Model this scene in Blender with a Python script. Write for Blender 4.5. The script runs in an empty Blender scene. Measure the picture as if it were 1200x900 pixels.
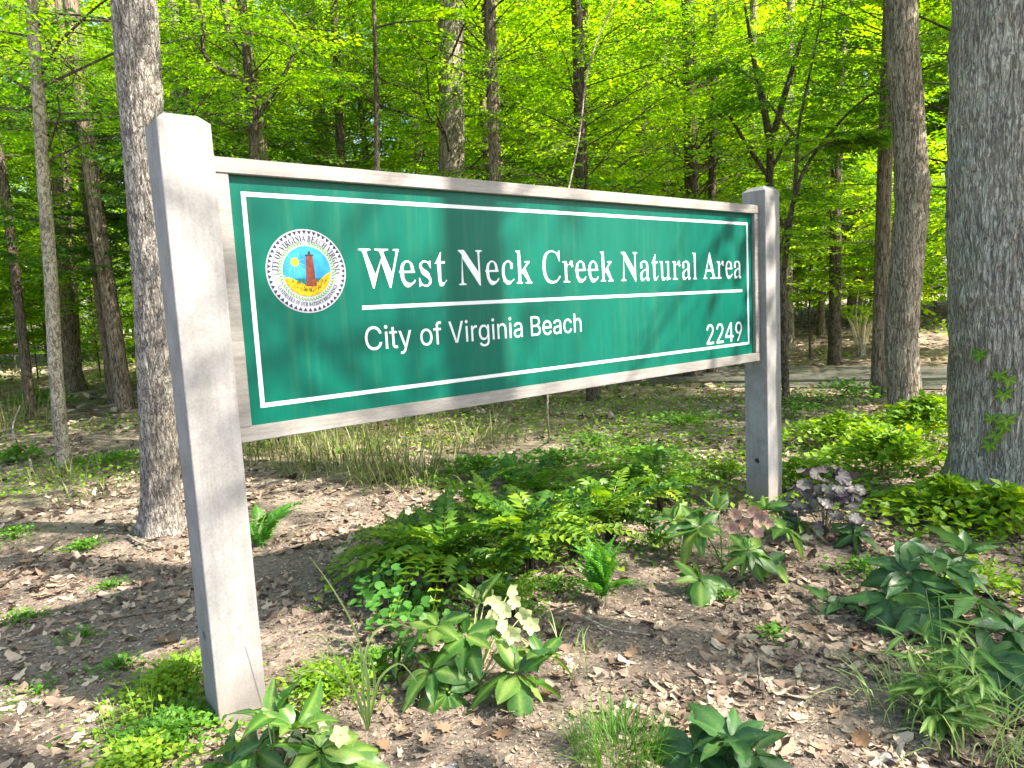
import bpy, bmesh, math, random
import numpy as np
from mathutils import Matrix, Vector
rng = np.random.default_rng(11); random.seed(5)
S = bpy.context.scene
COL = S.collection
# ------------------------------------------------------------------ camera, sky, sun, exposure
FPX, PITCH, ROLL, CAMH = 810.8, 0.110, -0.0526, 1.606
_F = np.array([0, math.cos(PITCH), -math.sin(PITCH)]); _U = np.array([0, math.sin(PITCH), math.cos(PITCH)]); _R = np.array([1., 0, 0])
_R2 = math.cos(ROLL)*_R + math.sin(ROLL)*_U; _U2 = -math.sin(ROLL)*_R + math.cos(ROLL)*_U
cd = bpy.data.cameras.new('camera'); cam = bpy.data.objects.new('camera', cd); COL.objects.link(cam)
cam.matrix_world = Matrix(((_R2[0], _U2[0], -_F[0], 0), (_R2[1], _U2[1], -_F[1], 0), (_R2[2], _U2[2], -_F[2], CAMH), (0, 0, 0, 1)))
cd.sensor_width = 36; cd.lens = 36*FPX/1200; cd.clip_start = .05; cd.clip_end = 600
S.camera = cam
SUN_EL, SUN_AZ = math.radians(47), math.radians(111)      # azimuth clockwise from +Y
sdir = Vector((math.sin(SUN_AZ)*math.cos(SUN_EL), math.cos(SUN_AZ)*math.cos(SUN_EL), math.sin(SUN_EL)))
W = bpy.data.worlds.new('World'); S.world = W; W.use_nodes = True
wn = W.node_tree; sky = wn.nodes.new('ShaderNodeTexSky'); sky.sky_type = 'NISHITA'; sky.sun_disc = False
sky.sun_elevation = SUN_EL; sky.sun_rotation = SUN_AZ; sky.air_density = 1.0; sky.dust_density = 2.5
wn.links.new(sky.outputs[0], wn.nodes['Background'].inputs[0]); wn.nodes['Background'].inputs[1].default_value = 0.12
sl = bpy.data.lights.new('sun', 'SUN'); sl.energy = 4.6; sl.angle = math.radians(.53); sl.color = (1, .92, .79)
so = bpy.data.objects.new('sun', sl); COL.objects.link(so); so.rotation_euler = sdir.to_track_quat('Z', 'Y').to_euler()
S.view_settings.view_transform = 'Standard'; S.view_settings.look = 'None'; S.view_settings.gamma = 1
S.view_settings.exposure = 2.08
S.cycles.max_bounces = 6; S.cycles.diffuse_bounces = 4; S.cycles.glossy_bounces = 2; S.cycles.transmission_bounces = 4
S.cycles.caustics_reflective = False; S.cycles.caustics_refractive = False
S.cycles.use_adaptive_sampling = True; S.cycles.adaptive_threshold = .02; S.cycles.use_denoising = True
# ------------------------------------------------------------------ small maths
def ray(px, py): return _F + _R2*(px-600)/FPX + _U2*(450-py)/FPX
def ground(px, py):
    r = ray(px, py); return np.array([0, 0, CAMH]) - r*CAMH/r[2]
def at(px, py, Y):
    r = ray(px, py); return np.array([0, 0, CAMH]) + r*(Y/r[1])
def rnd(a, b, n=None): return rng.uniform(a, b, n)
def _h(ix, iy, iz, s):
    h = (ix*374761393 + iy*668265263 + iz*2147483647 + s*1274126177) & 0xffffffff
    h = ((h ^ (h >> 13))*1274126177) & 0xffffffff
    return ((h ^ (h >> 16)) & 0xffff)/65535.
def vnoise(x, y, z=0., s=0):
    x, y, z = np.broadcast_arrays(np.asarray(x, float), np.asarray(y, float), np.asarray(z, float))
    xi, yi, zi = np.floor(x).astype(np.int64), np.floor(y).astype(np.int64), np.floor(z).astype(np.int64)
    u, v, w = x-xi, y-yi, z-zi; u, v, w = u*u*(3-2*u), v*v*(3-2*v), w*w*(3-2*w)
    r = 0
    for a in (0, 1):
        for b in (0, 1):
            for c in (0, 1):
                r = r + _h(xi+a, yi+b, zi+c, s)*(u if a else 1-u)*(v if b else 1-v)*(w if c else 1-w)
    return r
def fbm(x, y, z=0., o=4, s=0):
    r = 0; a = .5
    for i in range(o): r = r + a*vnoise(np.asarray(x)*2**i, np.asarray(y)*2**i, np.asarray(z)*2**i, s+i); a /= 2
    return r
# the road's centre line: straight behind the sign, bending away on the left
ROAD = np.array([(40, -9.2), (20, 3.6), (12, 8.9), (7.4, 12.0), (4.9, 13.55), (1.5, 15.6), (-2, 18.0), (-5.5, 22), (-7.5, 28), (-8.2, 38), (-8.5, 60)], float)
def road_dist(x, y):
    x = np.asarray(x, float); y = np.asarray(y, float); best = np.full(np.broadcast(x, y).shape, 1e9)
    for a, b in zip(ROAD[:-1], ROAD[1:]):
        d = b-a; t = np.clip(((x-a[0])*d[0] + (y-a[1])*d[1])/(d@d), 0, 1)
        best = np.minimum(best, np.hypot(x-a[0]-t*d[0], y-a[1]-t*d[1]))
    return best
def height(x, y):
    x = np.asarray(x, float); y = np.asarray(y, float)
    r = np.hypot(x, y)
    a = .05 + .25*np.clip((r-9)/25, 0, 1)
    h = a*(fbm(x*.45, y*.45, 0, 3, 3)-.44)*1.6 + .018*(fbm(x*3, y*3, 0, 3, 9)-.44)
    rd = road_dist(x, y); m = np.clip((rd-2.0)/2.5, 0, 1)
    h = h*m + .5*np.clip((y+.6*x-21)/14, 0, 1)*m
    return h
# ------------------------------------------------------------------ object helpers
def tag(o, label=None, cat=None, group=None, kind=None):
    if label: o['label'] = label
    if cat: o['category'] = cat
    if group: o['group'] = group
    if kind: o['kind'] = kind
    return o
def empty(name, loc, rz=0., label=None, cat=None, group=None):
    o = bpy.data.objects.new(name, None); COL.objects.link(o); o.location = loc; o.rotation_euler = (0, 0, rz); o.empty_display_size = .1
    return tag(o, label, cat, group)
def link(name, me, parent=None, loc=None):
    o = bpy.data.objects.new(name, me); COL.objects.link(o)
    if parent: o.parent = parent
    if loc is not None: o.location = loc
    return o
class Buf:
    """collects vertices and faces with numpy and becomes ONE mesh"""
    def __init__(s): s.V = []; s.F = []; s.n = 0; s.T = []; s.M = []
    def add(s, V, F, tint=0.5, mat=0):
        V = np.asarray(V, float).reshape(-1, 3); F = np.asarray(F, np.int64)
        s.F.append(F + s.n); s.V.append(V); s.n += len(V)
        s.T.append(np.broadcast_to(np.asarray(tint, float), (len(V),))); s.M.append(np.full(len(F), mat))
        return s
    def mesh(s, name, mats, smooth=False):
        me = bpy.data.meshes.new(name); V = np.vstack(s.V); me.vertices.add(len(V)); me.vertices.foreach_set('co', V.ravel())
        ln = np.concatenate([np.full(len(f), f.shape[1]) for f in s.F]); idx = np.concatenate([f.ravel() for f in s.F])
        me.loops.add(len(idx)); me.loops.foreach_set('vertex_index', idx.astype(np.int32))
        me.polygons.add(len(ln)); st = np.concatenate([[0], np.cumsum(ln)[:-1]])
        me.polygons.foreach_set('loop_start', st.astype(np.int32))
        if np.any(np.concatenate(s.M)): me.polygons.foreach_set('material_index', np.concatenate(s.M).astype(np.int32))
        me.polygons.foreach_set('use_smooth', np.full(len(ln), smooth))
        a = me.attributes.new('tint', 'FLOAT', 'POINT'); a.data.foreach_set('value', np.concatenate(s.T).astype(np.float32))
        for m in (mats if isinstance(mats, (list, tuple)) else [mats]): me.materials.append(m)
        me.update(calc_edges=True)
        return me
    def obj(s, name, mats, parent=None, smooth=False, loc=None): return link(name, s.mesh(name, mats, smooth), parent, loc)
def tube(P, R, n=6, cap=False, rough=0, seed=0, fl=None, ridge=None):
    """swept tube through P with radii R"""
    P = np.asarray(P, float); k = len(P); R = np.broadcast_to(R, (k,)).astype(float)
    T = np.gradient(P, axis=0); T /= np.linalg.norm(T, axis=1)[:, None]+1e-9
    ref = np.array([1., 0, 0]) if abs(T[:, 2]).mean() > .6 else np.array([0, 0, 1.])
    A = np.cross(T, ref); A /= np.linalg.norm(A, axis=1)[:, None]+1e-9; B = np.cross(T, A)
    th = np.linspace(0, 2*np.pi, n, endpoint=False); c, s_ = np.cos(th), np.sin(th)
    rr = np.repeat(R[:, None], n, 1)
    if rough:
        zz = np.arange(k)[:, None]*.35
        rr = rr*(1+rough*(fbm(c[None]*1.3+seed, s_[None]*1.3, zz, 3, seed)-.45)*2)
    if fl is not None: rr = rr*fl(th[None], P[:, 2:3])
    if ridge:                      # deep vertical furrows: amplitude, spacing around, spacing along
        am, wx, wz = ridge; f_ = R.mean()/wx; zz = P[:, 2:3]
        wob = vnoise(c[None]*f_*.3, s_[None]*f_*.3, zz/wz*.8, 51)*1.2
        n1 = vnoise(c[None]*f_+wob+9, s_[None]*f_+wob+9, zz/wz, 41)*.65+vnoise(c[None]*f_*2.1+5, s_[None]*f_*2.1+5, zz/wz*2.2, 43)*.35
        rr = rr - am*np.clip(1-np.abs(n1-.5)/.1, 0, 1) + am*.5*(vnoise(c[None]*f_*3, s_[None]*f_*3, zz/wz*5, 47)-.5)
    V = P[:, None] + (A[:, None]*c[None, :, None] + B[:, None]*s_[None, :, None])*rr[..., None]
    i = np.arange(k-1)[:, None]*n; j = np.arange(n)[None]; j2 = (j+1) % n
    F = np.stack([i+j, i+j2, i+n+j2, i+n+j], -1).reshape(-1, 4)
    return V.reshape(-1, 3), F
def resample(P, k):
    P = np.asarray(P, float); d = np.concatenate([[0], np.cumsum(np.linalg.norm(np.diff(P, axis=0), axis=1))]); t = np.linspace(0, d[-1], k)
    Q = np.stack([np.interp(t, d, P[:, a]) for a in range(3)], 1)
    for _ in range(min(40, max(1, k//(2*len(P))))): Q[1:-1] = (Q[:-2]+2*Q[1:-1]+Q[2:])/4
    return Q
def norm(A): return A/(np.linalg.norm(A, axis=-1, keepdims=True)+1e-9)
def leaves(P, D, N, L, Wd, four=True, fold=.18):
    """leaf blades: base point, direction, normal, length, width"""
    P, D, N = map(np.asarray, (P, D, N)); n = len(P); D = norm(D); X = norm(np.cross(D, N)); N = np.cross(X, D)
    L = np.broadcast_to(L, (n,))[:, None]; Wd = np.broadcast_to(Wd, (n,))[:, None]
    if four:
        V = np.stack([P, P+D*L*.42+X*Wd*.5+N*Wd*fold, P+D*L*.5-N*L*.02, P+D*L*.42-X*Wd*.5+N*Wd*fold, P+D*L-N*L*.12], 1)
        f = np.array([[0, 2, 1], [1, 2, 4], [0, 3, 2], [3, 4, 2]])
    else:
        V = np.stack([P, P+D*L*.45+X*Wd*.5+N*Wd*fold, P+D*L, P+D*L*.45-X*Wd*.5+N*Wd*fold], 1)
        f = np.array([[0, 2, 1], [0, 3, 2]])
    m = V.shape[1]
    F = (np.arange(n)[:, None, None]*m + f[None]).reshape(-1, 3)
    return V.reshape(-1, 3), F, m
def add_leaves(b, P, D, N, L, Wd, four=True, fold=.18, tint=None, mat=0):
    V, F, m = leaves(P, D, N, L, Wd, four, fold)
    if tint is None: tint = rng.random(len(P))
    return b.add(V, F, np.repeat(np.broadcast_to(tint, (len(P),)), m), mat)
def rz(a):
    c, s_ = np.cos(a), np.sin(a); return np.array([[c, -s_, 0], [s_, c, 0], [0, 0, 1]])
def basis(D, N):
    D = norm(np.asarray(D, float)); X = norm(np.cross(D, N)); return np.stack([D, X, np.cross(X, D)*1.0], 1)   # columns: along, across, up
# ------------------------------------------------------------------ materials
def NT(name):
    m = bpy.data.materials.new(name); m.use_nodes = True; t = m.node_tree; return m, t, t.nodes['Principled BSDF']
def nd(t, ty, **k):
    n = t.nodes.new(ty)
    for a, v in k.items():
        if a.startswith('i_'): n.inputs[int(a[2:]) if a[2:].isdigit() else a[2:]].default_value = v
        else: setattr(n, a, v)
    return n
def ramp(t, stops, interp='LINEAR'):
    r = t.nodes.new('ShaderNodeValToRGB'); r.color_ramp.interpolation = interp; e = r.color_ramp.elements
    while len(e) < len(stops): e.new(.5)
    for k, (p, c) in enumerate(stops): e[k].position = p; e[k].color = (*c, 1)
    return r
def coords(t, kind='Object', scale=(1, 1, 1)):
    c = t.nodes.new('ShaderNodeTexCoord'); m = t.nodes.new('ShaderNodeMapping'); m.inputs['Scale'].default_value = scale
    t.links.new(c.outputs[kind], m.inputs[0]); return m.outputs[0]
def leafmat(name, stops, trans=.45, rough=.5, tcol=1.9, spec=.35, objvar=.0, veins=False):
    m, t, p = NT(name); L = t.links
    at_ = nd(t, 'ShaderNodeAttribute', attribute_name='tint'); r = ramp(t, stops)
    src = at_.outputs['Fac']
    if objvar:
        oi = nd(t, 'ShaderNodeObjectInfo'); a = nd(t, 'ShaderNodeMath', operation='MULTIPLY_ADD'); a.inputs[1].default_value = objvar; a.inputs[2].default_value = -objvar/2
        L.new(oi.outputs['Random'], a.inputs[0]); b_ = nd(t, 'ShaderNodeMath', operation='ADD'); L.new(a.outputs[0], b_.inputs[0]); L.new(src, b_.inputs[1]); src = b_.outputs[0]
    L.new(src, r.inputs[0]); col = r.outputs[0]
    if veins:
        no = nd(t, 'ShaderNodeTexNoise', i_Scale=22.); L.new(coords(t), no.inputs[0])
        mx = nd(t, 'ShaderNodeMix', data_type='RGBA', blend_type='MULTIPLY'); mx.inputs[0].default_value = .6
        rr = ramp(t, [(.35, (.72, .78, .7)), (.65, (1.2, 1.15, 1.1))]); L.new(no.outputs[0], rr.inputs[0]); L.new(col, mx.inputs[6]); L.new(rr.outputs[0], mx.inputs[7]); col = mx.outputs[2]
        sp_ = nd(t, 'ShaderNodeTexNoise', i_Scale=9.); sp_.inputs['Detail'].default_value = 5; sp_.inputs['Roughness'].default_value = .7; L.new(coords(t), sp_.inputs[0]); r9 = ramp(t, [(.6, (0, 0, 0)), (.68, (.65, .65, .65))]); L.new(sp_.outputs[0], r9.inputs[0])
        m9 = nd(t, 'ShaderNodeMix', data_type='RGBA'); L.new(r9.outputs[0], m9.inputs[0]); L.new(col, m9.inputs[6]); m9.inputs[7].default_value = (.24, .2, .06, 1); col = m9.outputs[2]
    L.new(col, p.inputs['Base Color']); p.inputs['Roughness'].default_value = rough; p.inputs['Specular IOR Level'].default_value = spec
    tr = nd(t, 'ShaderNodeBsdfTranslucent'); hs = nd(t, 'ShaderNodeHueSaturation'); hs.inputs['Value'].default_value = tcol; hs.inputs['Saturation'].default_value = 1.08; hs.inputs['Hue'].default_value = .487
    L.new(col, hs.inputs['Color']); L.new(hs.outputs[0], tr.inputs[0])
    ms = nd(t, 'ShaderNodeMixShader'); ms.inputs[0].default_value = trans
    L.new(p.outputs[0], ms.inputs[1]); L.new(tr.outputs[0], ms.inputs[2]); L.new(ms.outputs[0], t.nodes['Material Output'].inputs[0])
    return m
M = {}
M['leaf'] = leafmat('spring_leaf', [(0, (.05, .15, .01)), (.5, (.115, .26, .015)), (1, (.25, .4, .025))], .58, .45, 2.0, objvar=.5)
M['leaf_far'] = leafmat('far_leaf', [(0, (.06, .16, .012)), (.5, (.16, .3, .02)), (1, (.32, .44, .04))], .6, .55, 1.9, objvar=.5)
M['leaf_dark'] = leafmat('dark_leaf', [(0, (.025, .09, .014)), (.5, (.045, .14, .018)), (1, (.09, .2, .025))], .45, .35, 1.8, objvar=.4)
M['lime'] = leafmat('lime_groundcover', [(0, (.06, .16, .01)), (.5, (.13, .27, .015)), (1, (.3, .42, .04))], .4, .5, 1.6)
M['weed'] = leafmat('weed_leaf', [(0, (.04, .13, .012)), (.5, (.08, .21, .02)), (1, (.15, .31, .03))], .4, .5, 1.7)
M['clover'] = leafmat('round_leaf', [(0, (.04, .15, .02)), (1, (.1, .27, .045))], .35, .45, 1.7)
M['hellebore'] = leafmat('hellebore_leaf', [(0, (.025, .085, .018)), (.5, (.065, .165, .026)), (1, (.2, .3, .07))], .3, .42, 1.8, .4, objvar=.9, veins=True)
M['hellebore_dark'] = leafmat('dark_hellebore_leaf', [(0, (.022, .075, .024)), (1, (.075, .175, .05))], .25, .4, 1.7, .4, objvar=.8, veins=True)
M['fern'] = leafmat('fern_frond', [(0, (.035, .15, .018)), (1, (.11, .3, .03))], .35, .45, 1.8)
M['mahonia'] = leafmat('glossy_leaflet', [(0, (.02, .075, .012)), (.5, (.085, .2, .016)), (1, (.25, .37, .035))], .35, .36, 2.0, .4, objvar=.8)
M['grass'] = leafmat('grass_blade', [(0, (.04, .13, .012)), (1, (.12, .27, .03))], .35, .5, 1.7)
M['drygrass'] = leafmat('pale_grass_blade', [(0, (.07, .13, .025)), (.5, (.2, .22, .07)), (1, (.44, .4, .2))], .3, .6, 1.3)
M['paleblade'] = leafmat('pale_strap_leaf', [(0, (.2, .33, .09)), (1, (.42, .5, .2))], .35, .4, 1.4)
M['willow'] = leafmat('narrow_leaf', [(0, (.07, .17, .04)), (.6, (.14, .27, .06)), (1, (.33, .4, .12))], .35, .45, 1.6, objvar=.6)
M['heuchera'] = leafmat('purple_leaf', [(0, (.05, .03, .045)), (.45, (.11, .085, .1)), (1, (.25, .27, .2))], .15, .4, 1.4, .5, objvar=.6, veins=True)
M['petal'] = leafmat('cream_petal', [(0, (.42, .5, .22)), (1, (.66, .66, .38))], .35, .5, 1.2)
M['pinkpetal'] = leafmat('dusty_pink_petal', [(0, (.3, .17, .14)), (1, (.52, .33, .26))], .3, .5, 1.2)
M['litter'] = leafmat('dead_leaf', [(0, (.045, .032, .025)), (.22, (.13, .092, .068)), (.45, (.29, .21, .155)), (.75, (.42, .32, .235)), (1, (.55, .46, .36))], .12, .75, 1.2, .2)
M['litterpart'] = leafmat('large_dead_leaf', [(0, (.2, .12, .075)), (.5, (.34, .23, .155)), (1, (.5, .38, .29))], .12, .7, 1.2, .2, objvar=.9, veins=True)
def barkmat(name, dark, mid, light, sx=26, sz=5, bump=.6, lichen=None, dist=.02, tw=.25, crack=.07):
    m, t, p = NT(name); L = t.links; co = coords(t, 'Object', (1, 1, 1))
    def noise(scale, det, sc_=1., rough_=.6, dst=0.):
        mp = nd(t, 'ShaderNodeMapping'); mp.inputs['Scale'].default_value = scale; L.new(co, mp.inputs[0]); n = nd(t, 'ShaderNodeTexNoise', i_Scale=sc_); n.inputs['Detail'].default_value = det; n.inputs['Roughness'].default_value = rough_; n.inputs['Distortion'].default_value = dst; L.new(mp.outputs[0], n.inputs[0]); return n.outputs[0]
    def ridge(src, w_):
        a = nd(t, 'ShaderNodeMath', operation='SUBTRACT'); L.new(src, a.inputs[0]); a.inputs[1].default_value = .5
        b_ = nd(t, 'ShaderNodeMath', operation='ABSOLUTE'); L.new(a.outputs[0], b_.inputs[0])
        c_ = nd(t, 'ShaderNodeMapRange', interpolation_type='SMOOTHSTEP'); c_.inputs[2].default_value = w_; L.new(b_.outputs[0], c_.inputs[0]); return c_.outputs[0]
    r1 = ridge(noise((sx, sx, sz), 3, 1., .5, .6), crack); r2 = ridge(noise((sx*1.7, sx*1.7, sz*2.6), 4, 1., .6, .8), crack*.8); gr = noise((sx*3, sx*3, sz*5), 6, 1., .75)
    mu = nd(t, 'ShaderNodeMath', operation='MULTIPLY'); L.new(r1, mu.inputs[0]); x2 = nd(t, 'ShaderNodeMath', operation='MULTIPLY_ADD'); L.new(r2, x2.inputs[0]); x2.inputs[1].default_value = .55; x2.inputs[2].default_value = .45; L.new(x2.outputs[0], mu.inputs[1])
    ad = nd(t, 'ShaderNodeMath', operation='MULTIPLY_ADD'); L.new(mu.outputs[0], ad.inputs[0]); ad.inputs[1].default_value = .62; g2 = nd(t, 'ShaderNodeMath', operation='MULTIPLY_ADD'); L.new(gr, g2.inputs[0]); g2.inputs[1].default_value = .9; g2.inputs[2].default_value = -.27; L.new(g2.outputs[0], ad.inputs[2])
    r = ramp(t, [(.1, dark), (.5, mid), (.9, light)]); L.new(ad.outputs[0], r.inputs[0]); col = r.outputs[0]
    big = nd(t, 'ShaderNodeTexNoise', i_Scale=2.6); big.inputs['Detail'].default_value = 5; L.new(co, big.inputs[0])
    mx = nd(t, 'ShaderNodeMix', data_type='RGBA', blend_type='MULTIPLY'); mx.inputs[0].default_value = .7; rr = ramp(t, [(.3, (.66, .64, .62)), (.7, (1.25, 1.22, 1.18))]); L.new(big.outputs[0], rr.inputs[0]); L.new(col, mx.inputs[6]); L.new(rr.outputs[0], mx.inputs[7]); col = mx.outputs[2]
    if lichen:
        ln = nd(t, 'ShaderNodeTexNoise', i_Scale=7.); ln.inputs['Detail'].default_value = 9; ln.inputs['Roughness'].default_value = .75; L.new(co, ln.inputs[0])
        lr = ramp(t, [(.54, (0, 0, 0)), (.64, (.7, .7, .7))]); L.new(ln.outputs[0], lr.inputs[0]); lm_ = nd(t, 'ShaderNodeMath', operation='MULTIPLY'); L.new(lr.outputs[0], lm_.inputs[0]); L.new(mu.outputs[0], lm_.inputs[1])
        m2 = nd(t, 'ShaderNodeMix', data_type='RGBA'); L.new(lm_.outputs[0], m2.inputs[0]); L.new(col, m2.inputs[6]); m2.inputs[7].default_value = (*lichen, 1); col = m2.outputs[2]
    L.new(col, p.inputs['Base Color']); p.inputs['Roughness'].default_value = .9; p.inputs['Specular IOR Level'].default_value = .2
    bp = nd(t, 'ShaderNodeBump'); bp.inputs['Strength'].default_value = bump; bp.inputs['Distance'].default_value = dist; L.new(ad.outputs[0], bp.inputs['Height']); L.new(bp.outputs[0], p.inputs['Normal'])
    return m
M['bark_oak'] = barkmat('oak_bark', (.12, .105, .088), (.45, .41, .355), (.72, .68, .61), 38, 4.6, 1.0, (.46, .5, .44), .02, crack=.09)
M['bark_left'] = barkmat('furrowed_bark', (.1, .088, .078), (.38, .345, .31), (.64, .6, .55), 36, 8, 1.0, None, .018, crack=.08)
M['bark_mid'] = barkmat('brown_bark', (.07, .058, .045), (.25, .21, .165), (.45, .4, .33), 26, 4, .9, (.25, .27, .2), .02)
M['bark_pale'] = barkmat('pale_bark', (.1, .085, .065), (.24, .205, .16), (.44, .4, .32), 20, 9, .6, (.48, .5, .4), .008)
M['bark_dark'] = barkmat('dark_bark', (.025, .02, .015), (.075, .06, .045), (.17, .14, .1), 20, 6, .6, None, .02)
M['bark_bg'] = barkmat('woodland_bark', (.05, .04, .03), (.16, .125, .09), (.32, .26, .2), 18, 4, .6, None, .02)
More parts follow.
